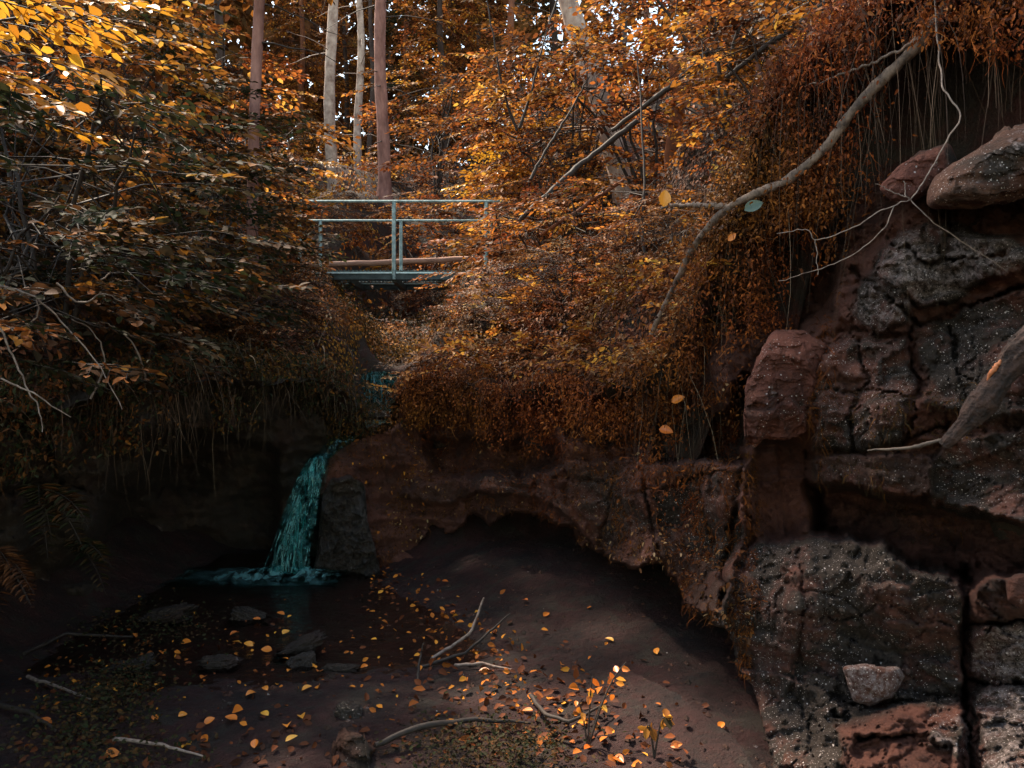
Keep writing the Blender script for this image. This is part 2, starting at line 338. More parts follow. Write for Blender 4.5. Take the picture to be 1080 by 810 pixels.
def skirt_fn(U, Vv):
    x = np.interp(U, hl, hp[:, 0]); y = np.interp(U, hl, hp[:, 1]); e = .05
    tx = np.interp(U + e, hl, hp[:, 0]) - np.interp(U - e, hl, hp[:, 0]); ty = np.interp(U + e, hl, hp[:, 1]) - np.interp(U - e, hl, hp[:, 1]); l = np.hypot(tx, ty) + 1e-6
    P = np.stack([x, y, Vv], -1); o = .30 + .14 * fbm(P, 2, 4, 33) + .10 * Vv * 0
    x2, y2 = x - ty / l * o, y + tx / l * o
    return np.stack([x2, y2, gz(x2, y2) + .05 - Vv * np.interp(U, hl, [.25] * 5 + [.3, .4, .4, .3, .3, .35, .4, .5, .8, 1.6, 2.7, 2.9])], -1), None
grid_mesh('bank_soil', np.linspace(0, hl[-1], 520), np.linspace(0, 1.5, 90), skirt_fn, M['soil'])
# ------------------------------------------------------------------ ravine floor, pool
LIT = np.array([at(395, 600, 6.9)[:2], at(560, 690, 4.75)[:2], at(700, 810, 3.35)[:2]])
def floor_z(X, Y):
    xl = np.interp(Y, [3.35, 4.75, 6.9, 9], [LIT[2][0], LIT[1][0], LIT[0][0], -1.4])
    d = X - xl
    P = np.stack([X, Y, X * 0], -1)
    z = np.where(d > 0, .015 + .13 * np.minimum(np.maximum(d, 0), np.interp(Y, [3.2, 4.6, 6.2], [.15, .6, 3.])), -.05)
    z = np.where(d <= 0, .015 - .05 * sstep(0, .5, -d), z)
    # shallows and mud bars of the near left
    near = sstep(5.0, 3.7, Y) ; z = z + near * .085 * (d < .3)
    z = z + .045 * fbm(P, 1.6, 4, 21) + .014 * fbm(P, 9, 4, 25) + .006 * fbm(P, 30, 3, 26)
    z = z + .08 * sstep(5.0, 6.9, Y) * sstep(0, .9, d) + .5 * sstep(6.9, 7.8, Y) * sstep(-1.5, -.9, X)
    z = z + .5 * sstep(-2.6, -3.6, X)
    return z
def floor_fn(X, Y): return np.stack([X, Y, floor_z(X, Y)], -1), None
grid_mesh('stream_bed', np.linspace(-4.5, 3, 620), np.linspace(1, 9.5, 620), floor_fn, M['sand'])
mb = MB(); mb.add([(-5, -2.5, 0), (2.4, -2.5, 0), (2.4, 7.6, 0), (-5, 7.6, 0)], [[0, 1, 2, 3]])
tag(mb.build('pool_water', M['water']), kind='structure')
# ------------------------------------------------------------------ relief sheets of rock
def relief(name, box_, step, ctrl, mods, cracks, mat, namp=.09, seed=0, parent=None, kind=None, top=None, zones=()):
    x0, x1, y0, y1 = box_
    def fn(X, Y):
        D = interp(X, Y, ctrl, 3, 1e-2, .05, .05)
        P = np.stack([X, Y, X * 0], -1)
        wx = X + 12 * fbm(P, .03, 6, seed + 1, .6); wy = Y + 12 * fbm(P, .03, 6, seed + 2, .6)
        for poly, dd, soft in mods:
            D = D + dd * sstep(-soft, soft * .4, sdf(wx, wy, poly))
        for line, wid, dd in cracks:
            D = D + dd * np.exp(-(seg_dist(wx + 4 * fbm(P, .07, 4, 7), wy + 4 * fbm(P, .07, 4, 17), line, False) / (wid * .5 * (.75 + .6 * fbm(P, .03, 3, 27)))) ** 2) * .8
        Q = np.stack([(X - 540) / FPX * D, D, CAMZ - (Y - 405) / FPX * D], -1)
        strata = fbm(Q * np.array([.5, .5, 3.2]), 2.0, 4, seed + 30, ridge=True)
        n = namp * (fbm(Q, 1.6, 6, seed + 3, .55) + .55 * strata + .35 * fbm(Q, 7, 4, seed + 4, .6, True))
        n = n + namp * .55 * facet(Q * np.array([.7, .7, 1.3]), 3.2, seed + 11) + namp * .34 * facet(Q, 9, seed + 12) + namp * .16 * facet(Q, 22, seed + 18) + namp * .13 * fbm(Q, 30, 3, seed + 13)
        zz = Q[..., 2] * 6.5 + 1.1 * fbm(Q, .8, 4, seed + 14) + .35 * fbm(Q, 5, 3, seed + 15); fr_ = zz - np.floor(zz); hh_ = hsh(np.floor(zz).astype(np.int64), (Q[..., 0] * 2.2 + fbm(Q, 2, 3, seed + 16)).astype(np.int64), np.floor(zz).astype(np.int64) * 0, seed + 3)
        n = n + namp * (.75 * (fr_ * (1 - sstep(.86, 1., fr_)) - .4) * (.4 + .6 * hh_) + .5 * (hh_ - .5))
        D = D - n
        Z = 0 * X + .12
        for poly, v, soft in zones:
            k_ = sstep(-soft, soft, sdf(wx, wy, poly)); Z = Z * (1 - k_) + v * k_
        relief.zone = Z
        relief.P = np.stack([(X - 540) / FPX * D, D, CAMZ - (Y - 405) / FPX * D], -1); relief.XY = (X, Y)
        K = None if top is None else Y > np.interp(X, [a for a, b in top], [b for a, b in top])
        return np.stack([(X - 540) / FPX * D, D, CAMZ - (Y - 405) / FPX * D], -1), K
    return grid_mesh(name, np.arange(x0, x1 + 1, step), np.arange(y0, y1 + 1, step), fn, mat, kind=kind, parent=parent)
cliff = empty('rock_cliff', (0, 0, 0), kind='structure')
cctrl = [(1350, 900, 2.2), (1350, 400, 2.5), (1350, 0, 3.0), (1080, 850, 2.8), (1080, 600, 3.1), (1080, 420, 3.4), (1080, 250, 3.6), (1080, 0, 3.9),
         (960, 850, 3.05), (960, 620, 3.5), (960, 450, 3.8), (960, 300, 4.0), (960, 50, 4.3), (860, 850, 3.25), (850, 650, 3.75), (860, 420, 4.2), (860, 250, 4.45), (860, 80, 4.6),
         (780, 850, 3.45), (780, 650, 4.05), (780, 520, 4.4), (780, 400, 4.7), (790, 250, 5.0), (700, 600, 4.9), (700, 520, 5.1), (700, 440, 5.3), (700, 360, 5.6),
         (620, 560, 5.9), (620, 480, 5.9), (620, 420, 6.1), (540, 520, 6.6), (540, 450, 6.8), (460, 520, 7.3), (450, 450, 7.6), (420, 520, 7.3), (400, 480, 7.2), (380, 470, 7.15), (350, 500, 7.0), (345, 480, 7.05), (370, 600, 7.0)]
cmods = [([(868, 55), (960, 38), (1080, 55), (1400, 40), (1400, 150), (1040, 150), (985, 175), (950, 185), (900, 195), (860, 215), (848, 120)], 1.3, 16),
         ([(780, 130), (850, 100), (885, 200), (870, 330), (830, 350), (785, 345), (765, 300)], .55, 14),
         ([(985, 216), (1040, 215), (1350, 190), (1350, 240), (1060, 248), (1000, 245)], .35, 8),
         ([(850, 515), (930, 522), (985, 535), (1080, 556), (1350, 560), (1350, 600), (1040, 600), (1018, 612), (985, 600), (930, 575), (860, 550)], .9, 9),
         ([(692, 440), (770, 438), (785, 400), (782, 486), (692, 482)], .8, 8),
         ([(448, 462), (520, 470), (580, 470), (590, 490), (500, 500), (455, 495)], .5, 9),
         ([(590, 432), (660, 430), (680, 470), (600, 468)], .3, 8),
         ([(795, 470), (855, 470), (865, 555), (810, 565)], .25, 10),
         ([(404, 640), (430, 612), (446, 580), (462, 556), (480, 564), (500, 546), (520, 558), (545, 545), (575, 549), (600, 560), (612, 580), (636, 590), (660, 600), (700, 600), (722, 645), (765, 668), (782, 710), (800, 770), (812, 840), (820, 960), (404, 960)], 3.4, 6)]
ccracks = [([(905, 362), (915, 400), (900, 440), (905, 474)], 4, .10), ([(866, 408), (920, 412), (962, 420)], 4, .10), ([(1000, 345), (1010, 390), (1060, 420), (1120, 425)], 4, .10), ([(800, 640), (870, 655), (930, 640), (1005, 660)], 4, .05), ([(840, 565), (850, 640), (835, 720), (860, 800)], 4, .06), ([(940, 250), (975, 280), (1060, 270)], 4, .10), ([(450, 505), (520, 500), (600, 505), (700, 530)], 4, .08), ([(560, 490), (565, 522)], 4, .08), ([(640, 500), (640, 590)], 4, .08),
           ([(900, 280), (945, 318), (975, 345), (1030, 320), (1120, 285)], 6, .22), ([(966, 345), (964, 400), (970, 440), (945, 475)], 4, .16),
           ([(1018, 600), (1014, 680), (1016, 760), (1035, 850)], 6, .25), ([(860, 350), (910, 350), (965, 352)], 4, .14), ([(850, 480), (930, 470), (1000, 450)], 4, .15),
           ([(1020, 660), (1100, 655)], 5, .15), ([(1020, 716), (1100, 722)], 5, .15), ([(880, 752), (950, 735), (1015, 732)], 5, .12), ([(905, 775), (960, 775), (1000, 795)], 4, .12),
           ([(675, 500), (690, 560), (700, 600)], 6, .15), ([(785, 480), (770, 560), (765, 640)], 7, .25), ([(590, 480), (600, 530)], 5, .12), ([(760, 500), (700, 515), (660, 525)], 4, .12)]
plates = [([(925, 285), (950, 242), (1010, 238), (1090, 262), (1350, 270), (1350, 280), (1090, 285), (1040, 292), (1010, 316), (975, 320), (945, 303)], .10, 1.0),
     ([(898, 330), (915, 292), (932, 292), (960, 316), (960, 336), (925, 348), (900, 345)], .08, .85),
     ([(862, 362), (905, 355), (960, 356), (962, 420), (945, 465), (900, 474), (866, 470)], .06, .55), ([(862, 410), (960, 418), (945, 465), (900, 474), (866, 470)], .05, .5),
     ([(972, 345), (1040, 318), (1120, 292), (1350, 282), (1350, 430), (1060, 446), (1020, 440), (975, 430)], .08, .5),
     ([(980, 490), (1000, 462), (1100, 450), (1350, 450), (1350, 560), (1100, 556), (1010, 546), (985, 530)], .16, .55),
     ([(773, 590), (800, 570), (850, 560), (930, 580), (1000, 604), (1014, 640), (1012, 735), (1010, 960), (815, 960), (800, 800), (784, 720), (766, 660)], .14, .5),
     ([(880, 765), (950, 742), (1016, 740), (1026, 800), (1028, 960), (905, 960), (895, 790)], .10, .10), ([(985, 745), (1020, 760), (1020, 800), (975, 790)], .02, 1.0), ([(900, 775), (960, 776), (1000, 800), (1020, 960), (915, 960)], -.06, .1),
     ([(1024, 575), (1060, 575), (1350, 565), (1350, 655), (1060, 654), (1028, 680)], .05, .12),
     ([(1024, 670), (1060, 662), (1350, 662), (1350, 712), (1060, 716), (1028, 710)], .09, 1.0),
     ([(1026, 728), (1045, 718), (1350, 726), (1350, 960), (1060, 960), (1034, 790)], .11, .9),
     ([(850, 486), (900, 480), (980, 482), (984, 524), (930, 520), (900, 516), (852, 506)], .20, .3),
     ([(785, 480), (848, 472), (858, 552), (830, 566), (800, 568), (778, 545)], .05, .05), ([(818, 470), (850, 470), (856, 545), (826, 560)], -.10, .05),
     ([(420, 520), (480, 500), (590, 486), (680, 490), (784, 488), (786, 560), (768, 650), (728, 640), (700, 600), (640, 590), (600, 545), (560, 524), (510, 520), (470, 530)], .20, .25),
     ([(690, 520), (735, 504), (782, 500), (778, 590), (755, 600), (700, 570)], -.07, .5), ([(600, 500), (660, 500), (690, 560), (650, 575), (615, 545)], .05, .35), ([(620, 428), (660, 432), (672, 462), (640, 465), (615, 450)], .12, .9),
     ([(730, 650), (768, 650), (782, 700), (802, 790), (790, 790), (768, 720), (742, 680)], .05, .8)]
for pl_, am_, v_ in plates: cmods.append((pl_, -am_, 3.2))
zones = [(pl_, v_, 9) for pl_, am_, v_ in plates]
relief('cliff_face', (338, 1350, -90, 930), 2.3, cctrl, cmods, ccracks, M['rock'], .10, 0, cliff, zones=zones, top=[(338, 486), (362, 470), (385, 460), (404, 455), (416, 448), (426, 418), (440, 400), (470, 395), (560, 402), (690, 385), (770, 310), (850, 70), (890, 10), (1000, -35), (1080, -50), (1350, -80)])
CLIFF_P, CLIFF_XY = relief.P.copy(), relief.XY
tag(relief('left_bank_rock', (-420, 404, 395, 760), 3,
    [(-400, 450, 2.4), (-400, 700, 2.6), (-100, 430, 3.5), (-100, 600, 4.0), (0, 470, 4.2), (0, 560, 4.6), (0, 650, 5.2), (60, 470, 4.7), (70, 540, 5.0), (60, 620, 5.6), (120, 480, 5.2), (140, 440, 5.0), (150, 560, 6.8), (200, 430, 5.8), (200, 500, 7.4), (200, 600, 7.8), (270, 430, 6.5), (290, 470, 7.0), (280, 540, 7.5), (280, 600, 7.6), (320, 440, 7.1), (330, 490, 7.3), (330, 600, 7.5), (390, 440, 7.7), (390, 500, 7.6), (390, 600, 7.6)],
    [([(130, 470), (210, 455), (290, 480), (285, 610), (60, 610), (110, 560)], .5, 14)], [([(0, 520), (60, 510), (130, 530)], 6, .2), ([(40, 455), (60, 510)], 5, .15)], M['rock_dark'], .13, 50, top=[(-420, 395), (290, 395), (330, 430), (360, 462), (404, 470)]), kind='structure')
def star_r(poly, c, th):
    poly = np.array(poly, float) - c; d = np.array([math.cos(th), math.sin(th)]); best = 5.
    for i in range(len(poly)):
        a = poly[i]; e = poly[(i + 1) % len(poly)] - a; den = d[0] * e[1] - d[1] * e[0]
        if abs(den) < 1e-9: continue
        r = (a[0] * e[1] - a[1] * e[0]) / den; u = (a[0] * d[1] - a[1] * d[0]) / den
        if r > 0 and -1e-6 <= u <= 1 + 1e-6: best = max(best, r)
    return best
def block(poly, D, bulge, thick, mat, name='rock_block', parent=None, seed=0, ax=0, ay=0, Mn=150, K=34, namp=.03, power=5, wall=0):
    """closed rock with the given outline (seen from the path), its own distance, bulge and thickness"""
    poly = np.array(poly, float)
    x, y = poly[:, 0], poly[:, 1]; x2, y2 = np.roll(x, -1), np.roll(y, -1); cr = x * y2 - x2 * y
    A = cr.sum() / 2; c = np.array([((x + x2) * cr).sum(), ((y + y2) * cr).sum()]) / (6 * A)
    th = np.arange(Mn) / Mn * 2 * math.pi; rr = np.array([star_r(poly, c, a) for a in th])
    k = np.array([1, 2, 3, 2, 1.]); k /= k.sum(); rr = sum(np.roll(rr, i - 2) * k[i] for i in range(5))
    rr = rr * (1 + .05 * fbm(np.stack([np.cos(th) * 2, np.sin(th) * 2, th * 0 + seed], -1), 1.5, 4, seed))
    tt = np.concatenate([np.linspace(0, 1, K) ** .8, np.full(6, 1.)]); back = np.concatenate([np.zeros(K), np.linspace(.12, 1, 6)])
    rows = []
    for q, (tq, bk) in enumerate(zip(tt, back)):
        sh = tq * (1 - .18 * bk)
        px = c[0] + rr * np.cos(th) * sh; py = c[1] + rr * np.sin(th) * sh
        h = bulge * max(0, 1 - tq ** power) ** .6
        Dq = (D + ax * (px - c[0]) + ay * (py - c[1]) if not wall else interp(px, py, cctrl, 3, 1e-2, .05, .05) + wall) - h + thick * bk
        rows.append(np.stack([(px - 540) / FPX * Dq, Dq, CAMZ - (py - 405) / FPX * Dq], -1))
    V = np.array(rows); s_ = seed * 1.7
    nd = -V / np.linalg.norm(V, axis=-1)[..., None] * 1.0
    n = namp * (1.1 * facet(V * np.array([.7, .7, 1.3]) + s_, 4.5, 66) + .45 * facet(V + s_, 13, 67) + .2 * fbm(V, 34, 3, 68) + 1.3 * fbm(V + s_, 2.6, 5, 61, .55) + .8 * fbm(V * np.array([.6, .6, 2.6]) + s_, 3.5, 4, 63, .5, True) + .35 * fbm(V, 16, 4, 64, .6))
    V = V + nd * n[..., None]
    nR = len(rows); V[0] = V[0].mean(0)
    ce = V[-1].mean(0)
    i = np.arange(nR - 1)[:, None] * Mn; j = np.arange(Mn)[None]; kx = (j + 1) % Mn
    F = np.stack([i + j, i + Mn + j, i + Mn + kx, i + kx], -1).reshape(-1, 4)
    mb = MB(); mb.add(V.reshape(-1, 3), F); jj = np.arange(Mn)
    mb.add(np.vstack([V[-1], ce]), np.stack([jj, (jj + 1) % Mn, np.full(Mn, Mn)], 1)[:, ::-1])
    return mb.build(name, mat, parent, recenter=parent is None)
def rock(poly, D, bl, thk, mt, label, cat='rock', seed=0, name='rock', group=None, **k):
    return tag(block(poly, D, bl, thk, M[mt], name, None, seed, **k), label, cat, group)
rock([(978, 218), (982, 190), (1010, 166), (1060, 138), (1150, 112), (1250, 120), (1250, 180), (1120, 200), (1060, 212), (1020, 219)], 3.35, .22, .9, 'rock_brown', 'flat slab of layered brown rock jutting out below the dark hollow at top right', 'rock slab', 31, 'rock_slab', Mn=240, K=60, namp=.035)
rock([(926, 200), (945, 178), (970, 160), (1002, 150), (1010, 170), (985, 200), (960, 214), (938, 210)], 3.75, .12, .5, 'rock_red', 'small reddish wedge of rock beside the left end of the jutting slab', 'rock', 32)
rock([(784, 440), (786, 405), (800, 372), (815, 352), (848, 346), (872, 360), (866, 400), (852, 428), (850, 452), (826, 468), (806, 462), (796, 474), (786, 462)], 4.24, .13, .6, 'rock_red', 'lumpy red boulder bulging from the cliff like a nose, roots hanging over it', 'boulder', 33, 'boulder', Mn=260, K=80, namp=.05, power=2.6)
rock([(888, 703), (915, 700), (948, 703), (954, 714), (942, 736), (918, 745), (900, 740)], 3.38, .05, .2, 'rock_pale', 'small pale grey stone set in the dark flecked rock at lower right', 'stone', 34, 'stone', namp=.012)
rock([(1060, 612), (1072, 604), (1110, 602), (1110, 640), (1075, 640), (1062, 632)], 2.98, .08, .3, 'rock_red', 'rounded red stone at the right edge above the lichen grey blocks', 'stone', 35, 'stone', namp=.015)
rock([(340, 522), (350, 504), (368, 498), (384, 512), (388, 548), (400, 590), (404, 630), (324, 630), (334, 580)], 6.92, .16, .6, 'rock_wet', 'black wet boulder standing right beside the falling water', 'boulder', 37, 'boulder', Mn=240, K=80, namp=.13, power=2)
rock([(380, 446), (385, 430), (410, 434), (440, 432), (445, 446), (420, 452)], 8.6, .1, .4, 'rock_wet', 'low wet rock sill under the small upper fall', 'rock ledge', 38, 'rock_ledge', namp=.03)
rock([(372, 440), (374, 400), (390, 392), (440, 388), (452, 400), (446, 440)], 9.4, .12, .6, 'rock_wet', 'dark wet rock step that carries the upper fall', 'rock ledge', 39, 'rock_ledge', namp=.05)
def stone(c, size, mt, label, seed, flat=.5, name='stone', group=None, cat='stone', tilt=0):
    """loose lying stone, squashed and faceted"""
    nt_, np_ = 46, 70; th = np.linspace(0, math.pi, nt_)[:, None]; ph = np.arange(np_)[None] / np_ * 2 * math.pi
    d = np.stack([np.sin(th) * np.cos(ph), np.sin(th) * np.sin(ph), np.cos(th) * np.ones_like(ph)], -1)
    r = 1 + .35 * fbm(d + seed * 3.1, 1.3, 4, seed) + .12 * fbm(d, 5, 3, seed)
    V = np.sign(d) * np.abs(d) ** .75 * r[..., None] * np.array(size) * np.array([1, 1, flat])
    V = V * (1 + .22 * facet(d * 1.0 + seed, 1.6, seed) + .05 * facet(d, 5, seed + 1))[..., None]; V = V + np.stack([V[..., 0] * 0, V[..., 0] * 0, V[..., 0] * tilt], -1)
    V = V.reshape(-1, 3) + np.array(c); i = np.arange(nt_ - 1)[:, None] * np_; j = np.arange(np_)[None]; k = (j + 1) % np_
    F = np.stack([i + j, i + np_ + j, i + np_ + k, i + k], -1).reshape(-1, 4)
    mb = MB(); mb.add(V, F); return tag(mb.build(name, M[mt], recenter=True), label, cat, group)
def onfloor(px, py, up=0.0):
    D = 4.
    for _ in range(12):
        x = (px - 540) / FPX * D; z = max(float(floor_z(np.array([x]), np.array([D]))[0]), 0) ; D = (CAMZ - z) / max((py - 405), 1) * FPX
    p = at(px, py, D); p[2] = z + up; return p
for (px, py, s, fl, lab, sd) in [(315, 684, (.17, .11, .10), .45, 'flat dark slate tilted up in the shallow water, middle of the pool', 1),
        (172, 652, (.20, .13, .12), .5, 'dark wedge stone at the edge of the black hollow, left of the pool', 2),
        (262, 650, (.12, .09, .09), .5, 'low dark stone in the water between slate and waterfall', 3),
        (232, 700, (.11, .08, .07), .5, 'small dull stone left of the tilted slate', 4), (318, 700, (.07, .06, .07), .7, 'small knobbly stone just below the tilted slate', 5),
        (368, 752, (.06, .05, .06), .7, 'bluish wet pebble beside the mossy stump', 6), (360, 706, (.09, .05, .05), .5, 'thin dark stone right of the tilted slate', 7),
        (130, 705, (.15, .10, .07), .5, 'broad dim stone among mud at lower left', 8)]:
    stone(onfloor(px, py), s, 'rock_wet' if sd in (6, 5) else 'rock_dark', lab, sd, fl, tilt=.45 if sd == 1 else .2 * ((sd % 3) - 1))
# ------------------------------------------------------------------ waterfall
def sheet_water(path, widths, name, mat, label, cat, layers=3, nx=34, ny=70, alpha=1., wob=.03):
    mb = MB(); path = np.array(path, float); n = len(path); tt = np.linspace(0, n - 1, ny)
    Pc = np.stack([np.interp(tt, range(n), path[:, k]) for k in range(3)], -1); W = np.interp(tt, range(n), widths)
    for l in range(layers):
        u = np.linspace(-1, 1, nx); V = Pc[:, None, :] + np.stack([u[None] * W[:, None] * (1 - .12 * l), -.03 * l - .05 * (1 - u[None] ** 2) + 0 * W[:, None], 0 * u[None] + 0 * W[:, None]], -1)
        nn = fbm(np.stack([V[..., 0] * 14, V[..., 1] * 3, V[..., 2] * 1.6 + l * 7], -1), 1., 4, 90 + l)
        V[..., 1] -= wob * nn; V[..., 0] += wob * .7 * fbm(V, 6, 3, 95 + l)
        a = np.clip((1 - np.abs(u[None] + .25 * fbm(np.stack([V[..., 2] * 4, u[None] + 0 * V[..., 2], V[..., 2] * 0 + l], -1), 1.5, 4, 88)) ** 1.5) * 1.1, 0, 1) * alpha * np.ones((ny, 1)); idx = np.arange(nx * ny).reshape(ny, nx)
        F = np.stack([idx[:-1, :-1], idx[1:, :-1], idx[1:, 1:], idx[:-1, 1:]], -1).reshape(-1, 4); mb.add(V.reshape(-1, 3), F, a.ravel())
    return mb
wf = empty('waterfall', at(303, 600, 6.75), 'teal waterfall pouring off the rock lip into the brown pool', 'waterfall')
child(sheet_water([at(344, 478, 7.0), at(337, 484, 6.86), at(328, 505, 6.80), at(318, 540, 6.76), at(309, 575, 6.74), at(303, 602, 6.72)], [.09, .10, .125, .15, .165, .18], 'f', None, '', ''), 'falling_water', M['fall'], wf)
mb = MB()
fc = at(300, 600, 6.70); fc[2] = 0
u, v = np.meshgrid(np.linspace(-1, 1, 90), np.linspace(-1, 1, 40))
X = fc[0] - .25 + u * .75; Y = fc[1] - .05 + v * .34
rad = np.sqrt(((X - fc[0]) / .55) ** 2 + ((Y - fc[1]) / .22) ** 2)
Z = .012 + .07 * np.exp(-rad ** 2 * 2.0) + .028 * fbm(np.stack([X, Y, X * 0], -1), 14, 4, 77) * np.exp(-rad * .8)
al = np.clip(1.5 - rad * .8, 0, 1) * np.clip((1 - u ** 2) * 3, 0, 1) * np.clip((1 - v ** 2) * 3, 0, 1)
idx = np.arange(u.size).reshape(u.shape); F = np.stack([idx[:-1, :-1], idx[:-1, 1:], idx[1:, 1:], idx[1:, :-1]], -1).reshape(-1, 4)
mb.add(np.stack([X, Y, Z], -1).reshape(-1, 3), F, al.ravel())
ns_ = 150; r0 = np.random.default_rng(55); uu = np.clip(r0.normal(0, .38, ns_), -.75, .75); t0_ = r0.uniform(0, .75, ns_)
lip, foot = at(341, 481, 6.80), at(303, 601, 6.62)
for q_ in range(ns_):
    f = np.linspace(t0_[q_], min(1., t0_[q_] + r0.uniform(.12, .4)), 6); c_ = lip + (foot - lip) * np.stack([f ** .8, f, f ** 1.15], -1); c_[:, 0] += uu[q_] * (.10 + .14 * f) + r0.normal(0, .004, 6); c_[:, 1] -= .03 + .05 * abs(r0.normal())
    mb.tube(c_, np.linspace(.0015, .0045, 6) * r0.uniform(.5, 1.1), 3, rnd=r0.uniform(.5, 1.))
for _ in range(420):   # spray drops
    a = rng.uniform(0, 6.28); rr_ = abs(rng.normal(0, .13)); p = fc + np.array([math.cos(a) * rr_ * 1.3, math.sin(a) * rr_ * .5, .02 + abs(rng.normal(0, .05))]); s = rng.uniform(.002, .005)
    mb.add(p + s * np.array([[1, 0, 0], [-1, 0, 0], [0, 1, 0], [0, -1, 0], [0, 0, 1], [0, 0, -1]]), [[0, 2, 4], [2, 1, 4], [1, 3, 4], [3, 0, 4], [2, 0, 5], [1, 2, 5], [3, 1, 5], [0, 3, 5]], .9)
child(mb, 'foam', M['foam'], wf)
wf2 = empty('waterfall', at(398, 436, 8.9), 'small upper cascade dropping over a dark rock step behind the main fall', 'waterfall')
child(sheet_water([at(398, 392, 9.3), at(397, 396, 9.16), at(397, 415, 9.12), at(398, 436, 9.05)], [.26, .25, .26, .28], 'f', None, '', '', 2, alpha=.55), 'falling_water', M['fall'], wf2)
mb = sheet_water([at(400, 434, 9.05), at(400, 442, 8.4), at(386, 449, 7.8), at(366, 460, 7.15), at(352, 471, 6.95), at(344, 479, 6.9)], [.26, .24, .17, .12, .10, .09], 's', None, '', '', 1, ny=80, alpha=.6, wob=.01)
child(mb, 'stream_channel', M['fall'], wf2)
# ------------------------------------------------------------------ leaves, strands
def leaves(mb, P, d, n, size, rnd, wid=.30, fold=.10, curl=.12):
    """P (N,3) bases, d direction, n normal: one folded six-point leaf each"""
    N_ = len(P); d = d / (np.linalg.norm(d, axis=1)[:, None] + 1e-9); s = np.cross(d, n); s /= np.linalg.norm(s, axis=1)[:, None] + 1e-9; n = np.cross(s, d)
    size = np.broadcast_to(size, (N_,))[:, None]
    cv = curl * rng.uniform(-.6, 1.6, (N_, 1))
    pts = [(0, 0, 0), (.32, wid, fold), (.70, wid * .78, fold * .8), (1, 0, 0), (.70, -wid * .78, fold * .8), (.32, -wid, fold)]
    V = np.stack([P + size * (d * a + s * b + n * (c - cv * a * a)) for a, b, c in pts], 1).reshape(-1, 3)
    b0 = np.arange(N_)[:, None] * 6
    F = np.concatenate([b0 + np.array([[0, 1, 2, 3]]), b0 + np.array([[0, 3, 4, 5]])])
    mb.add(V, F, np.repeat(rnd, 6))
def norm(v): return v / (np.linalg.norm(v, axis=-1)[..., None] + 1e-9)
def strands(mb, P, d0, L, droop, wid, rnd, seg=5, kink=.25):
    """flat thin hanging or arching blades"""
    N_ = len(P); d = norm(d0); side = norm(np.cross(d, rng.normal(0, 1, (N_, 3)))); pts = [P]; cur = d.copy(); st = (L / seg)[:, None]
    for _ in range(seg):
        cur = norm(cur + np.array([0, 0, -1.]) * droop + rng.normal(0, kink, (N_, 3))); pts.append(pts[-1] + cur * st)
    wv = np.broadcast_to(wid, (N_,))[:, None]; V = []
    for k, p in enumerate(pts):
        ww = wv * (1 - .8 * k / seg); V += [p - side * ww, p + side * ww]
    V = np.stack(V, 1).reshape(-1, 3); b0 = np.arange(N_)[:, None] * (2 * (seg + 1))
    F = np.concatenate([b0 + np.array([[2 * k, 2 * k + 1, 2 * k + 3, 2 * k + 2]]) for k in range(seg)])
    mb.add(V, F, np.repeat(rnd, 2 * (seg + 1)))
def spray(mb, tw, base, direc, L, leaf, rbase, nside=5, tilt=.25):
    """a flat beech-like spray: main twig, side twigs, leaves both sides"""
    direc = np.array(direc, float); direc /= np.linalg.norm(direc); up = norm(np.array([rng.normal(0, tilt), rng.normal(0, tilt), 1.])); side = np.cross(direc, up); side /= np.linalg.norm(side)
    up = np.cross(side, direc)
    lines = [(base, direc, L)]
    for k in range(nside):
        f = .2 + .7 * k / nside; sg = 1 if k % 2 else -1
        dd = norm(direc + side * sg * rng.uniform(.7, 1.1)); lines.append((base + direc * L * f - np.array([0, 0, .12 * L * f * f]), dd, L * (.62 - .4 * f)))
    Ps, ds, rs = [], [], []
    for (b_, d_, l_) in lines:
        n_ = max(3, int(l_ / (leaf * .55))); sd = np.cross(d_, up)
        q = (np.arange(n_) + .8) / n_; pos = b_ + d_ * (l_ * q)[:, None] - np.array([0, 0, .12]) * (l_ * q * q)[:, None]
        sg = np.where(np.arange(n_) % 2, 1, -1)[:, None]
        dir_ = d_ * .7 + sd * sg * .8 + rng.normal(0, .22, (n_, 3)); dir_[-1] = d_; dir_[:, 2] -= .15
        Ps.append(pos); ds.append(dir_)
        if tw is not None: tw.tube(np.array([b_, b_ + d_ * l_ * .5 - [0, 0, .03 * l_], b_ + d_ * l_ - [0, 0, .12 * l_]]), [leaf * .05, leaf * .04, leaf * .02], 3, cap=False)
    P = np.concatenate(Ps); d = np.concatenate(ds); n_ = len(P)
    nm = up + rng.normal(0, .30, (n_, 3))
    leaves(mb, P, d, nm, leaf * rng.uniform(.6, 1.15, n_), np.clip(rbase + rng.normal(0, .17, n_), 0, 1))
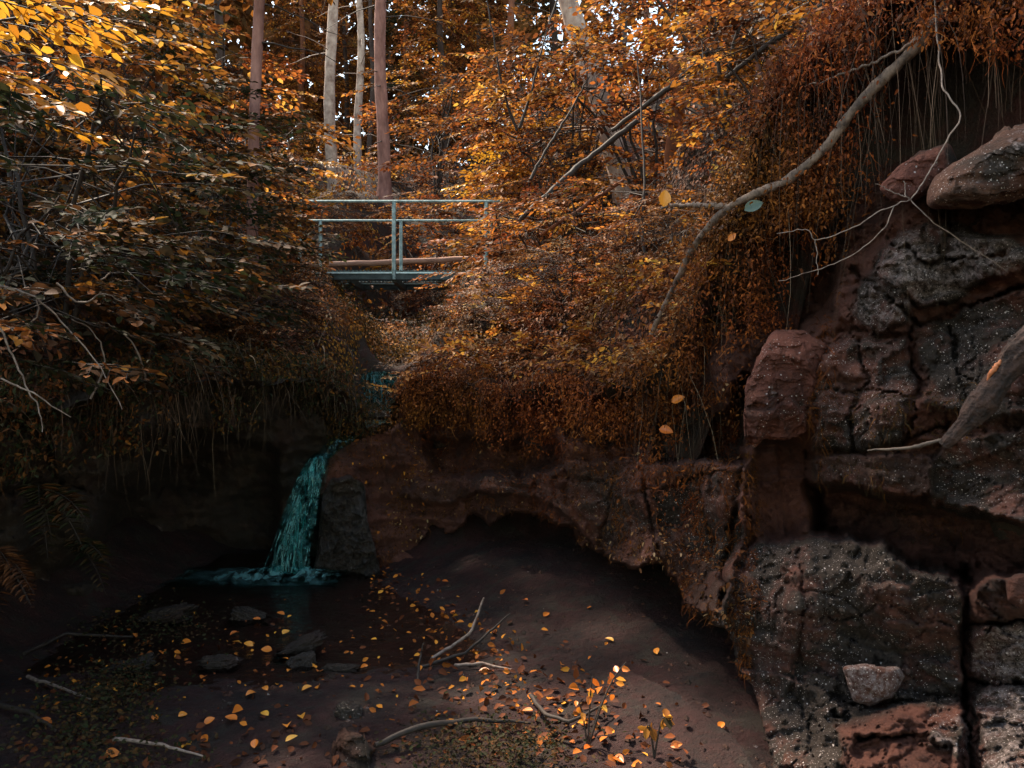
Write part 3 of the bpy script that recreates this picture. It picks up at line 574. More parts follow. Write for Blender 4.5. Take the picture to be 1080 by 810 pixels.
def shrub_proto(seed, Rr, H, ns, leaf, mat, stemn=5, low=.1, L=.5, rb=(.2, .75), shape=1.):
    """foliage + stems, base at the origin"""
    global rng
    keep = rng; rng = np.random.default_rng(seed); fol, st, tw = MB(), MB(), MB()
    tips = []
    for s in range(stemn):
        a = rng.uniform(0, 6.28); out_ = rng.uniform(.3, .9) * Rr; top = np.array([math.cos(a) * out_, math.sin(a) * out_, H * rng.uniform(.6, .98)])
        q = np.linspace(0, 1, 9)[:, None]; pts = top * q * np.array([1, 1, 1]) + np.array([0, 0, 1]) * H * .15 * np.sin(q * 3.1) + rng.normal(0, .02 * H, (9, 3)) * q
        pts[0] = (rng.normal(0, .04), rng.normal(0, .04), -.1)
        st.tube(pts, np.linspace(.018, .005, 9) * (H / 1.6) ** .7, 5); tips.append(pts)
    for k in range(ns):
        pts = tips[rng.integers(len(tips))]; q = rng.uniform(.15, 1) ** .7 * 8; i = int(min(q, 7)); b0 = pts[i] + (pts[i + 1] - pts[i]) * (q - i)
        a = rng.uniform(0, 6.28); z = H * (low + (1 - low) * rng.beta(1.6, 1.3)); rad = Rr * (1 - ((z / H - .45) / .75) ** 2 * .8) * rng.uniform(.25, .95) ** .6
        b1 = np.array([math.cos(a) * rad, math.sin(a) * rad, z]) + rng.normal(0, .06, 3)
        dr = norm(b1 * np.array([1, 1, 0]) + rng.normal(0, .25, 3) * Rr); dr[2] = rng.uniform(-.25, .15)
        if k % 3 == 0: st.tube(np.array([b0, (b0 + b1) / 2 + [0, 0, .05], b1]), [.007, .005, .003], 3, cap=False)
        cl = fbm(np.array([b1]) + seed, 1.6, 2, 5)[0]
        spray(fol, st, b1, dr, L * rng.uniform(.6, 1.15), leaf * rng.uniform(.85, 1.15), np.clip(rng.uniform(*rb) + .25 * cl, 0, 1), 4 + int(rng.integers(3)))
    rng = keep
    f = fol.build('foliage', mat); s_ = st.build('stem', M['twig_dark'])
    return f, s_
protos = {}
def get_proto(key):
    if key not in protos:
        k = {'orange_a': (11, 1.1, 1.7, 95, .075, 'leaf_orange'), 'orange_b': (12, 1.2, 2.1, 110, .07, 'leaf_orange'), 'orange_c': (17, 1.3, 1.5, 95, .08, 'leaf_orange'),
             'dark_a': (13, 1.1, 1.8, 120, .075, 'leaf_dark'), 'dark_b': (14, 1.2, 1.5, 115, .07, 'leaf_dark'), 'brown_a': (15, 1.0, 1.3, 120, .05, 'leaf_brown'), 'brown_b': (18, 1.2, 1.2, 130, .055, 'leaf_brown'), 'yellow_a': (16, 1.0, 1.6, 45, .075, 'leaf_yellow')}[key]
        protos[key] = [*shrub_proto(k[0], k[1], k[2], k[3], k[4], M[k[5]]), False]
    return protos[key]
def shrub(kind, loc, scale, label, rz=0, group=None, name='shrub', cat='shrub', tilt=0, sz=1.):
    f, s, used = get_proto(kind); r = empty(name, loc, label, cat, group); r.rotation_euler = (tilt, tilt * .5, rz); r.scale = (scale, scale, scale * sz)
    for o in (f, s):
        c = o if not used else o.copy()
        if used: C.objects.link(c)
        c.parent = r
    protos[kind][2] = True
    return r
def ground_at(px, D, dz=0):
    x = (px - 540) / FPX * D; z = float(gz(np.array([x]), np.array([float(D)]))[0]); return (x, D, z + dz)
SH = [('dark_a', 60, 4.7, 1.0, 'tall dim shrub at the left edge under the yellow leaf branch'), ('dark_b', -60, 4.0, .9, 'dark shrub cut off by the left edge of the ravine'),
      ('dark_b', 140, 5.8, .8, 'dark green shrub on the bank above the black hollow'), ('dark_a', 200, 6.8, .8, 'dark leafy shrub on the left bank, second back from the hollow'),
      ('brown_a', 262, 7.2, .6, 'brown small-leaved shrub leaning over the waterfall from the left'), ('orange_a', 20, 6.5, 1.3, 'big orange-brown shrub high on the left slope near the edge'),
      ('dark_a', 115, 8.0, 1.3, 'tall dark shrub in the middle of the left slope'), ('orange_b', 200, 9.5, 1.3, 'orange-tipped shrub on the left slope behind the dark ones'),
      ('dark_b', 205, 10.5, 1.2, 'dark evergreen-looking shrub just left of the footbridge'), ('dark_a', 258, 11.6, .65, 'dark shrub hiding the left end of the bridge railing'),
      ('orange_b', 60, 11., 1.7, 'tall orange shrub at the top of the left slope'), ('dark_b', -20, 9., 1.8, 'tall dark shrub behind the far left slope'),
      ('orange_c', 215, 14., 1.2, 'orange shrub beyond the bridge on the left'), ('yellow_a', 300, 17., 1.1, 'glowing yellow young tree in front of the pale trunks'),
      ('brown_b', 345, 15.5, .7, 'brown shrub behind the left bridge railing'), ('orange_a', 440, 16., 1.1, 'orange shrub behind the middle of the bridge'), ('brown_b', 480, 15., .9, 'brown spreading shrub behind the right half of the bridge'),
      ('orange_b', 520, 17., 1.6, 'layered orange young beech above the bridge railing'), ('orange_a', 572, 11.8, .7, 'orange shrub hanging over the right end of the railing'),
      ('brown_b', 530, 8.2, .55, 'brown low shrub on the right bank below the bridge'), ('orange_c', 585, 10., 1.0, 'orange shrub right of the footbridge'),
      ('orange_a', 640, 9., .9, 'orange shrub on the right slope under the dark fallen poles'), ('orange_b', 690, 12., 1.5, 'tall orange shrub beside the rusty snag'), ('orange_c', 620, 13.5, 1.4, 'wide orange shrub at the foot of the pale leaning trunk'),
      ('orange_b', 760, 10., 1.3, 'orange shrub high on the right slope behind the fallen branch'), ('orange_a', 830, 8., 1.0, 'rust orange shrub on the slope edge above the mossy curtain'), ('orange_c', 900, 8.5, 1.3, 'rust orange shrub above the dark hollow at top right'),
      ('orange_b', 980, 8., 1.2, 'orange shrub at the upper right corner'), ('orange_a', 570, 20., 1.8, 'far orange shrub between bridge and leaning trunk'), ('orange_c', 700, 20., 2.0, 'far orange shrub glowing right of the leaning trunk'),
      ('orange_b', 460, 22., 1.8, 'far orange shrub right of the pink-brown trunk'), ('dark_a', 285, 21., 1.1, 'far dark shrub at the foot of the pale trunks'), ('dark_b', 190, 19., 2.0, 'far dark shrub on the left rise'), ('orange_a', 110, 17., 2.0, 'far orange shrub on the left rise'),
      ('orange_a', 820, 17., 2.0, 'far orange shrub behind the right slope'), ('yellow_a', 560, 14., 1.2, 'thin yellow-leaved young tree right of the bridge'), ('brown_a', 720, 7.2, .65, 'low rusty shrub just left of the fallen branch foot'),
      ('brown_a', 600, 7.6, .6, 'low brown shrub on the mossy bank over the cliff band')]
for i, (k, px, D, s, lab) in enumerate(SH):
    shrub(k, ground_at(px, D, -.05), s, lab, rz=i * 1.37)
shrub('orange_a', ground_at(600, 12.6, -.1), 1.3, 'tall orange shrub left of the pale leaning trunk', 4.2, sz=1.6)
# branch of big yellow leaves at the upper left, close to the camera
br = empty('leafy_branch', at(-60, 60, 3.4), 'branch with large glowing yellow and orange leaves at the upper left corner', 'branch')
fo, tw = MB(), MB()
for (px, py, D, dx, L_) in [(-40, 30, 3.6, 1, .5), (20, 25, 3.7, 1, .45), (60, 60, 3.5, .9, .45), (90, 10, 3.8, 1, .4), (0, 75, 3.4, 1, .35), (40, 100, 3.6, .8, .35), (110, 40, 3.9, .9, .3), (70, 130, 3.7, .9, .3), (130, 0, 4., 1, .4), (20, 0, 3.5, 1, .5)]:
    spray(fo, tw, at(px - 40, py - 5, D), (dx, rng.uniform(-.3, .3), -.15), L_, .085, rng.uniform(.3, .85), 4, .4)
for a_, b_ in ((at(-160, 40, 3.3), at(90, 8, 3.8)), (at(-160, 60, 3.3), at(60, 60, 3.5)), (at(-160, 70, 3.3), at(40, 105, 3.6))):
    q = np.linspace(0, 1, 8)[:, None]; tw.tube(a_ + (b_ - a_) * q + rng.normal(0, .012, (8, 3)), np.linspace(.012, .003, 8), 5)
child(fo, 'foliage', M['leaf_yellow'], br); child(tw, 'stem', M['twig_dark'], br)
# ------------------------------------------------------------------ ground cover, litter, moss (nobody could count these)
def cover(name, mat, n, xr, yr, size, hgt, rb, label=None, dens=None, droop=(0, -.6, -.6), seed=1, spread=.6, edge=.12):
    global rng
    keep = rng; rng = np.random.default_rng(seed)
    X = rng.uniform(*xr, n); Y = rng.uniform(*yr, n); k = sdf(X, Y, HOLE) < edge
    if dens is not None: k &= rng.uniform(0, 1, n) < dens(X, Y)
    gx_ = X / Y * FPX + 540; k &= ~((gx_ > 350) & (gx_ < 475) & (Y > 7.6) & (Y < 14.2) & (rng.uniform(0, 1, n) > (.15 if mat.name != 'dark_leaves' else 1.)))
    k &= ~((np.abs(X + 1.40) < .34) & (Y > 6.9) & (Y < 9.4))
    X, Y = X[k], Y[k]; P = np.stack([X, Y, X * 0], -1)
    hh = np.clip(.45 + 1.1 * fbm(P, 1.3, 3, seed + 40), .05, 1.4) * hgt
    Z = gz(X, Y) + hh * rng.uniform(0, 1, len(X)) ** .5
    e = .05; gx = (gz(X + e, Y) - gz(X - e, Y)) / (2 * e); gy = (gz(X, Y + e) - gz(X, Y - e)) / (2 * e)
    nm = norm(np.stack([-gx, -gy, np.ones_like(gx)], -1)); N_ = len(X)
    d = np.array(droop) + np.stack([-gx, -gy, -(gx ** 2 + gy ** 2)], -1) * .5 + rng.normal(0, spread, (N_, 3))
    rn = np.clip(rng.uniform(*rb, N_) + .45 * fbm(P, 1.7, 3, seed + 60) + (rng.uniform(0, 1, N_) > .97) * .4, 0, 1)
    mb = MB(); leaves(mb, np.stack([X, Y, Z], -1), d, nm + rng.normal(0, .35, (N_, 3)), size * rng.uniform(.6, 1.3, N_), rn, .26, .1)
    rng = keep
    return tag(mb.build(name, mat), kind='stuff')
cover('ground_cover', M['leaf_brown'], 60000, (-1.4, 3.4), (3.6, 10), .046, .26, (.25, .8), seed=2, droop=(-.5, -.7, -.5))
cover('ground_cover', M['leaf_orange'], 50000, (-1.2, 7), (5.5, 15), .050, .45, (.2, .7), seed=3, droop=(-.3, -.7, -.4))
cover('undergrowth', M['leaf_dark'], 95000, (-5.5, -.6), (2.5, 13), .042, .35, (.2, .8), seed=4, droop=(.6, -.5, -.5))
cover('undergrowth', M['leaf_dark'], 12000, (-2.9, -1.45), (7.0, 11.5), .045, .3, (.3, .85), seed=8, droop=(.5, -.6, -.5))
cover('undergrowth', M['leaf_brown'], 34000, (-5, -1.2), (4.5, 13), .036, .35, (.2, .7), seed=5, droop=(.6, -.5, -.5))
cover('undergrowth', M['leaf_orange'], 90000, (-16, 16), (12, 34), .11, .9, (.1, .65), seed=6)
def spray_cover(name, mat, n, xr, yr, leaf, L_, seed, rb, edge=.1, hgt=.25):
    """low sprays of leaves growing out of the slope"""
    global rng
    keep = rng; rng = np.random.default_rng(seed); mb = MB(); X = rng.uniform(*xr, n); Y = rng.uniform(*yr, n)
    k = (sdf(X, Y, HOLE) < edge); gx_ = X / Y * FPX + 540; k &= ~((gx_ > 318) & (gx_ < 480) & (Y > 7.6) & (Y < 14.2)); X, Y = X[k], Y[k]; Z = gz(X, Y)
    for x, y, z in zip(X, Y, Z):
        a = rng.normal(-2.0 if x > -1.2 else -.8, .9); spray(mb, None, np.array([x, y, z + rng.uniform(.05, hgt)]), (math.cos(a), math.sin(a), rng.uniform(-.2, .5)), L_ * rng.uniform(.5, 1.2), leaf * rng.uniform(.7, 1.3), rng.uniform(*rb), 3, .4)
    rng = keep
    return tag(mb.build(name, mat), kind='stuff')
spray_cover('bank_sprays', M['leaf_orange'], 900, (-1.3, 3.2), (3.8, 10), .055, .32, 501, (.15, .85), hgt=.4)
spray_cover('bank_sprays', M['leaf_brown'], 900, (-1.3, 2.6), (4.2, 9), .045, .26, 502, (.3, .9), hgt=.35)
spray_cover('bank_sprays', M['leaf_brown'], 500, (-5, -1.5), (3, 10), .05, .3, 503, (.1, .7), hgt=.4)
# hanging strands along the rim of the ravine
def rim(t0, t1, n, seed):
    pts = np.array(HOLE[1:-1]); L_ = np.r_[0, np.cumsum(np.hypot(*np.diff(pts, axis=0).T))]
    r = np.random.default_rng(seed); q = r.uniform(L_[t0], L_[t1], n); x = np.interp(q, L_, pts[:, 0]); y = np.interp(q, L_, pts[:, 1]); return x, y, r
def curtain(name, mat, t0, t1, n, length, wid, seed, inward=.1, spread=.12, zoff=.02, rb=(.1, .9), droop=.45, kink=.2, d0=(0, 0, -1), up=.0):
    x, y, r = rim(t0, t1, n, seed)
    x = x + r.normal(0, spread, n); y = y + r.normal(0, spread, n) - inward
    z = gz(x, y) + zoff + r.uniform(-.15, .12, n) + up
    P = np.stack([x, y, z], -1); cl = fbm(P * np.array([1, 1, .2]), 3., 3, seed)
    d = np.array(d0) + r.normal(0, .45, (n, 3)); mb = MB()
    strands(mb, P, d, length * r.uniform(.3, 1.2, n) * np.clip(.7 + cl, .15, 1.6), droop, wid * r.uniform(.6, 1.4, n), np.clip(r.uniform(*rb, n) + .3 * cl, 0, 1), 6, kink)
    return tag(mb.build(name, mat), kind='stuff')
def clumps(name, mat, t0, t1, n, drop, seed, size=.022, spread=.16, thr=-.05, rb=(.1, .9), up=.1, inward=.04):
    """clumps of moss and tiny leaves draped over the rim"""
    global rng
    keep = rng; x, y, r = rim(t0, t1, n, seed); rng = r
    v = r.uniform(0, 1, n) ** 1.3; x = x + r.normal(0, spread, n); y = y + r.normal(0, spread, n) - inward; z = gz(x, y) + up - v * drop
    P = np.stack([x, y, z], -1); cl = fbm(P * np.array([1, 1, .7]), 3.2, 4, seed) + .5 * fbm(P * np.array([1, 1, .3]), 9., 2, seed + 1)
    k = cl > thr + v * .35; P, cl = P[k], cl[k]; m_ = len(P); rn = np.clip(r.uniform(*rb, m_) + .5 * cl - .15, 0, 1)
    mb = MB(); leaves(mb, P, np.array([-.3, -.5, -.8]) + r.normal(0, .7, (m_, 3)), np.array([-.3, -.6, .6]) + r.normal(0, .5, (m_, 3)), size * r.uniform(.5, 1.5, m_), rn, .22, .1, .3)
    mb.V and None
    h = m_ // 6; strands(mb, P[:h], np.array([-.1, -.3, -.8]) + r.normal(0, .6, (h, 3)), .11 * r.uniform(.4, 1.5, h), .35, .0022, rn[:h], 4, .5)
    rng = keep
    return tag(mb.build(name, mat), kind='stuff')
clumps('hanging_moss', M['moss'], 8, 12, 26000, .42, 131, thr=-.1)
clumps('hanging_moss', M['moss'], 11, 13, 34000, 1.25, 132, thr=-.12, up=.12)
clumps('hanging_moss', M['moss'], 13, 16, 36000, .38, 133, thr=-.12, up=.15, spread=.2)
clumps('hanging_moss', M['leaf_orange'], 11, 16, 9000, .35, 134, .035, .3, -.1, (.1, .6), .2)
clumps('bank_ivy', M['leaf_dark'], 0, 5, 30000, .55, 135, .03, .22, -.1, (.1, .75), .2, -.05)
curtain('hanging_roots', M['root'], 11, 15, 260, 1.25, .0022, 103, .06, .12, rb=(0, .8), kink=.06)
curtain('hanging_roots', M['root'], 1, 5, 700, .5, .002, 104, -.02, .16, rb=(0, .6), kink=.15)
curtain('dry_grass', M['grass'], 1, 5, 500, .4, .002, 105, -.1, .35, .1, droop=.35, kink=.12, d0=(.7, -.5, .3), rb=(0, .8), up=.1)
curtain('dry_grass', M['grass'], 7, 13, 400, .25, .002, 106, -.15, .3, .05, droop=.4, kink=.12, d0=(-.4, -.6, .2), rb=(0, .9), up=.05)
def rock_tufts(name, mat, n, P_, XY_, poly, size, length, seed, thr=.0, rb=(.1, .8), nz=0., fl=.5):
    """moss tufts, rootlets and stray leaves sitting on the rock"""
    global rng
    keep = rng; rng = np.random.default_rng(seed); ny, nx = P_.shape[:2]; i = rng.integers(1, ny - 1, n); j = rng.integers(1, nx - 1, n); P = P_[i, j]
    k = inside(XY_[0][i, j], XY_[1][i, j], poly); nrm_ = norm(np.cross(P_[i, j + 1] - P_[i, j - 1], P_[i - 1, j] - P_[i + 1, j])); nrm_ = np.where((nrm_[:, 1] > 0)[:, None], -nrm_, nrm_)
    cl = fbm(P, 3.4, 4, seed); k &= (cl + nz * nrm_[:, 2]) > thr; P, nrm_, cl = P[k], nrm_[k], cl[k]; P = P + nrm_ * .008; m_ = len(P); rn = np.clip(rng.uniform(*rb, m_) + .3 * cl, 0, 1); mb = MB(); q = int(m_ * fl)
    leaves(mb, P[:q], rng.normal(0, .6, (q, 3)) + [0, -.2, -.6], nrm_[:q] + rng.normal(0, .4, (q, 3)), size * rng.uniform(.5, 1.5, q), rn[:q], .24, .1, .3)
    strands(mb, P[q:], nrm_[q:] * .5 + rng.normal(0, .4, (m_ - q, 3)) + [0, 0, -.3], length * rng.uniform(.3, 1.5, m_ - q), .45, .0022, rn[q:], 4, .35)
    rng = keep; return tag(mb.build(name, mat), kind='stuff')
BAND = [(404, 400), (790, 400), (800, 560), (790, 720), (740, 680), (640, 600), (560, 540), (470, 545), (400, 600), (345, 560), (345, 470)]
rock_tufts('rock_moss', M['moss'], 420000, CLIFF_P, CLIFF_XY, BAND, .016, .07, 601, -.02, (.0, .75), .4)
rock_tufts('rock_leaves', M['leaf_brown'], 60000, CLIFF_P, CLIFF_XY, BAND, .026, .05, 602, .0, (.2, .9), .35, 1.)
rock_tufts('rock_leaves', M['litter'], 4200, CLIFF_P, CLIFF_XY, [(345, 460), (470, 440), (480, 560), (400, 600), (380, 500)], .04, .05, 603, -.2, (.2, 1), .3, 1.)
rock_tufts('rock_moss', M['moss'], 120000, CLIFF_P, CLIFF_XY, [(770, 220), (900, 200), (870, 480), (850, 640), (790, 800), (760, 640)], .012, .09, 604, .12, (.0, .6), .1, .4)
rock_tufts('rock_moss', M['leaf_dark'], 160000, CLIFF_P, CLIFF_XY, [(860, 420), (1300, 380), (1300, 620), (860, 560)], .010, .05, 605, .16, (.2, .7), .2, .5)
clumps('hanging_moss', M['moss'], 12, 13, 16000, 1.0, 138, thr=-.2, up=.05, spread=.12, inward=.1)
clumps('hanging_moss', M['moss'], 7, 9, 16000, .5, 139, thr=-.2, up=.08, spread=.12, inward=.08)
curtain('hanging_roots', M['root'], 12, 14, 160, 1.7, .0018, 606, .20, .08, rb=(0, .6), kink=.05)
# ------------------------------------------------------------------ trees
def tree(px, D, wpx, mt, label, topz=14, lean=0., seed=0, crown=None, group=None, name='tree', py0=None, limbs=14, part='trunk', stub=None):
    x, y, z = ground_at(px, D, -.2); r = wpx / FPX * D / 2; root = empty(name, (x, y, z), label, 'tree', group)
    rg = np.random.default_rng(seed); q = np.linspace(0, 1, 30); H = topz - z if stub is None else stub
    pts = np.stack([lean * H * q + .05 * np.sin(q * 9 + seed), .05 * np.sin(q * 7 + seed), H * q], -1); rad = r * (1 - .35 * q) * (1 + .45 * np.exp(-q * H / .35))
    mb = MB(); mb.tube(pts, rad, 16, wob=.22); mb.build('trunk', M[mt], root)
    if limbs:
        for k in range(limbs if D < 26 else 5):
            lb = MB()
            f = rg.uniform(.08, .95); a = rg.uniform(0, 6.28); i = int(f * 29); L_ = rg.uniform(.4, 1.6) * (r / .15) ** .5; b_ = pts[i]
            dv = np.array([math.cos(a), math.sin(a), rg.uniform(-.35, .3)]); u_ = np.linspace(0, 1, 6)[:, None]
            pp = b_ + dv * L_ * u_ - np.array([0, 0, .25]) * L_ * u_ ** 2 + rg.normal(0, .03, (6, 3)) * u_
            lb.tube(pp, np.linspace(.016, .004, 6) * (r / .15) ** .4, 4)
            lb.build('limb', M['twig_dark'] if mt != 'bark_pale' else M['twig'], root)
    if crown:
        c = crown_proto(crown); c2 = c[0] if not c[1] else c[0].copy()
        if c[1]: C.objects.link(c2)
        c[1] = True; c2.parent = root; c2.location = (lean * H * .6, 0, H * .55); c2.rotation_euler = (0, 0, seed * 1.3)
    return root
CP = {}
def crown_proto(k):
    if k not in CP:
        global rng
        keep = rng; rng = np.random.default_rng({'dark': 5, 'orange': 6}[k]); mb = MB()
        for i in range(230):
            a = rng.uniform(0, 6.28); z = rng.uniform(-2.6, 6); rad = rng.uniform(.1, 1) * (2.1 - .2 * z if z > 0 else 2.1 + .3 * z)
            b_ = np.array([math.cos(a) * rad * .5, math.sin(a) * rad * .5, z]); spray(mb, None, b_, (math.cos(a), math.sin(a), -.35), rng.uniform(.6, 1.1), .13, rng.uniform(.1, .7), 5, .3)
        rng = keep
        CP[k] = [mb.build('crown', M['leaf_dark' if k == 'dark' else 'leaf_orange']), False]
    return CP[k]
tree(403, 19, 14, 'bark_pink', 'straight pinkish-brown spruce trunk rising behind the middle of the bridge', 15, 0, 1)
tree(350, 20.5, 13, 'bark_pale', 'pale blotched trunk left of the pinkish one, sunlit near its base', 15, 0, 2)
tree(379, 24, 9, 'bark_pale', 'slimmer pale trunk between the pinkish trunk and the blotched one', 15, 0, 3)
tree(273, 8.3, 12, 'bark_pink', 'mauve-brown trunk in the foliage at the top left of centre', 14, 0, 4, 'orange')  # crown above view added, and tree set nearer, to shade the ravine floor
tree(12, 10, 34, 'bark_dark', 'thick grey-brown trunk cut by the top left corner', 10, 0, 5, None, limbs=4)
tree(668, 13, 25, 'bark_pale', 'pale pinkish leaning trunk broken up by orange foliage', 11, -.27, 6, None, limbs=8)
tree(712, 11.5, 19, 'bark_rust', 'short rust-brown snag standing right of the leaning trunk', 6, 0, 7, None, limbs=3, stub=2.5)
tree(737, 20, 12, 'bark_pale', 'pale trunk at the top edge right of the snag', 14, 0, 8)
tree(802, 14, 8, 'bark_pale', 'narrow pale trunk behind the upper right slope', 13, 0, 9)
FT = [(318, 30, 7, 'thin dark trunk far back, leftmost of the pale group'), (366, 32, 6, 'thin dark trunk seen between the two pale trunks'), (391, 29, 6, 'thin dark trunk tight against the left of the pinkish trunk'), (428, 31, 7, 'dim far trunk just right of the pinkish trunk'),
      (470, 27, 8, 'dim far trunk above the right half of the bridge'), (505, 33, 7, 'dim far trunk above the right railing post'), (540, 26, 9, 'dim trunk right of the bridge among orange leaves'), (585, 30, 9, 'dim far trunk left of the leaning trunk'),
      (655, 27, 8, 'dark upright trunk against the cyan sky gap'), (683, 31, 8, 'dark trunk right of the cyan sky gap'), (230, 24, 10, 'dim trunk far behind the left slope'), (170, 22, 12, 'dim trunk behind the upper left foliage'), (90, 25, 12, 'dim trunk far left behind the orange shrubs'), (770, 28, 10, 'dim far trunk between two pale trunks at right'), (860, 24, 10, 'dim trunk above the right slope')]
for i, (px, D, wp, lab) in enumerate(FT):
    tree(px, D, wp, 'bark_dark' if i % 3 else 'bark_rust', lab, 16, rng.uniform(-.03, .03), 20 + i, ['orange', 'orange', None, 'dark'][i % 4] if abs(px - 665) > 60 else None, group='dim trunks of the far wood', limbs=10)
# far wood: leafy mass behind everything, thinner where the sky shows through
n = 60000; r_ = np.random.default_rng(70); X = r_.uniform(-38, 38, n); Y = r_.uniform(34, 50, n); Z = gz(X, Y) + r_.uniform(0, 1, n) ** .8 * 22
cl = fbm(np.stack([X, Y, Z], -1), .22, 3, 71); ppx = X / Y * FPX + 540; ppy = 405 - (Z - CAMZ) / Y * FPX
k = (cl > -.45); X, Y, Z, cl = X[k], Y[k], Z[k], cl[k]; n = len(X)
k = r_.uniform(0, 1, n) < np.where(np.hypot(X - 5.5, Z - 19) < 5, .25, 1); X, Y, Z, cl = X[k], Y[k], Z[k], cl[k]; n = len(X)
mb = MB(); leaves(mb, np.stack([X, Y, Z], -1), r_.normal(0, 1, (n, 3)) + np.array([0, 0, -.6]), r_.normal(0, .5, (n, 3)) + np.array([0, -.6, .6]), r_.uniform(.4, 1.0, n), np.clip(r_.uniform(.05, .6, n) + cl * .4, 0, 1), .3)
tag(mb.build('far_wood', M['far_leaf']), kind='stuff')
# ------------------------------------------------------------------ footbridge
bx0, bx1, YN, YF, ZD = -3.45, -.10, 12.1, 13.4, 3.26; TOP = 4.33
fb = empty('footbridge', ((bx0 + bx1) / 2, (YN + YF) / 2, ZD - .2), 'small steel footbridge with pale tube railings crossing high over the stream', 'footbridge')
mb = MB()
for i in range(56): mb.box((bx0 + (i + .5) * (bx1 - bx0) / 56, (YN + YF) / 2, ZD + .045), (.018, YF - YN - .08, .03))
for i in range(14): mb.box(((bx0 + bx1) / 2, YN + .08 + i * (YF - YN - .16) / 13, ZD + .044), (bx1 - bx0 - .02, .008, .02))
child(mb, 'deck_grating', M['metal_dark'], fb, False)
for yy in (YN, YF):
    mb = MB(); mb.box(((bx0 + bx1) / 2, yy, ZD - .052), (bx1 - bx0, .07, .085)); child(mb, 'beam', M['metal_dark'], fb, False)
    mb = MB(); mb.box(((bx0 + bx1) / 2, yy - .005, ZD + .004), (bx1 - bx0, .10, .022)); child(mb, 'edge_strip', M['metal_pale'], fb, False)
for i in range(5):
    mb = MB(); mb.box((bx0 + .3 + i * (bx1 - bx0 - .6) / 4, (YN + YF) / 2, ZD - .08), (.06, YF - YN - .08, .09)); child(mb, 'cross_beam', M['metal_dark'], fb, False)
def X_(px, D): return (px - 540) / FPX * D
for yy, pxs in ((YN - .06, (316, 415.5, 513)), (YF + .06, (338, 423, 518))):
    for px in pxs:
        mb = MB(); x = X_(px, yy); mb.tube([(x, yy, ZD - .10), (x, yy, TOP - .01)], .030, 12)
        o = child(mb, 'post', M['metal'], fb)
    for zz in ((TOP,),)[0]:
        mb = MB(); mb.tube([(bx0 + .05, yy, zz), (bx1 - .02, yy, zz)], .018, 10); child(mb, 'handrail', M['metal'], fb)
pl = MB(); q = np.linspace(0, 1, 14)[:, None]; pa, pb = at(285, 280, 14.0), at(515, 273, 14.2); pl.tube(pa + (pb - pa) * q + rng.normal(0, .01, (14, 3)), .05, 8, wob=.2)
tag(pl.build('wooden_pole', M['wood_pale'], recenter=True), 'pinkish wooden pole lying level just behind the bridge deck', 'pole')
# ------------------------------------------------------------------ fallen branches, logs, twigs
def limb(pts, rads, sides=10, wob=.15, dens=8, jit=.01):
    P = np.array([at(*p) for p in pts]); n = len(P); tt = np.linspace(0, n - 1, (n - 1) * dens + 1)
    # smooth with Catmull-Rom
    Q = np.vstack([2 * P[0] - P[1], P, 2 * P[-1] - P[-2]]); out_ = []
    for t_ in tt:
        i = min(int(t_), n - 2); f = t_ - i; a, b_, c_, d_ = Q[i], Q[i + 1], Q[i + 2], Q[i + 3]
        out_.append(.5 * (2 * b_ + (c_ - a) * f + (2 * a - 5 * b_ + 4 * c_ - d_) * f * f + (3 * b_ - a - 3 * c_ + d_) * f ** 3))
    out_ = np.array(out_); out_ += rng.normal(0, jit, out_.shape) * .5
    rr_ = np.interp(tt, range(n), rads); rr_ = rr_ * (1 + .10 * np.sin(tt * 5.3) * (sides > 6))
    mb = MB(); mb.tube(out_, rr_, sides, wob=wob); return mb
fbr = empty('fallen_branch', at(688, 350, 5.0), 'long crooked grey branch leaning diagonally down the right slope', 'branch')
child(limb([(1020, -25, 3.9), (985, 25, 3.9), (950, 65, 3.95), (905, 110, 4.05), (868, 158, 4.15), (830, 190, 4.25), (800, 203, 4.35), (765, 222, 4.45), (735, 255, 4.6), (712, 300, 4.8), (687, 352, 5.0)], [.031, .031, .028, .025, .023, .024, .023, .020, .018, .017, .015], 22, .4, 24, .002), 'main_stem', M['branch'], fbr)
child(limb([(768, 219, 4.45), (745, 217, 4.5), (722, 216, 4.6), (698, 219, 4.7)], [.018, .016, .013, .009], 8, .2), 'side_branch', M['branch'], fbr)
child(limb([(965, 44, 3.9), (930, 62, 4.0), (890, 78, 4.1), (850, 92, 4.2)], [.008, .007, .006, .003], 6, .1), 'side_branch', M['twig'], fbr)
def bent_leaf(name, p, d, nrm, size, mat, label, group=None, cat='leaf', rv=.6, wid=.3):
    mb = MB(); n_ = 9; us = np.linspace(0, 1, n_); d = norm(np.array(d, float)); nrm = np.array(nrm, float); s = norm(np.cross(d, nrm)); nn = np.cross(s, d); V = []
    prof = wid * np.sin(np.pi * us ** .8) ** .8; cv = rng.uniform(-.1, .35); tw_ = rng.uniform(-.2, .2)
    for u_, w_ in zip(us, prof):
        for sgn in (-1, -.5, 0, .5, 1):
            V.append(np.array(p) + size * (d * u_ + s * (w_ * sgn) + nn * (abs(sgn) * w_ * .5 - cv * (u_ - .5) ** 2 + tw_ * w_ * sgn)))
    F = [[i * 5 + j, i * 5 + j + 1, i * 5 + j + 6, i * 5 + j + 5] for i in range(n_ - 1) for j in range(4)]
    mb.add(V, F, rv); return tag(mb.build(name, mat, recenter=True), label, cat, group)
M['leaf_single'] = leaf_mat('single_leaf', [(0, (.40, .08, .02)), (.35, (.64, .15, .02)), (.7, (.85, .24, .03)), (1, (.90, .42, .05))], trans=.25, hv=0)
M['leaf_green'] = leaf_mat('grey_green_leaf', [(0, (.10, .15, .11)), (1, (.16, .22, .16))])
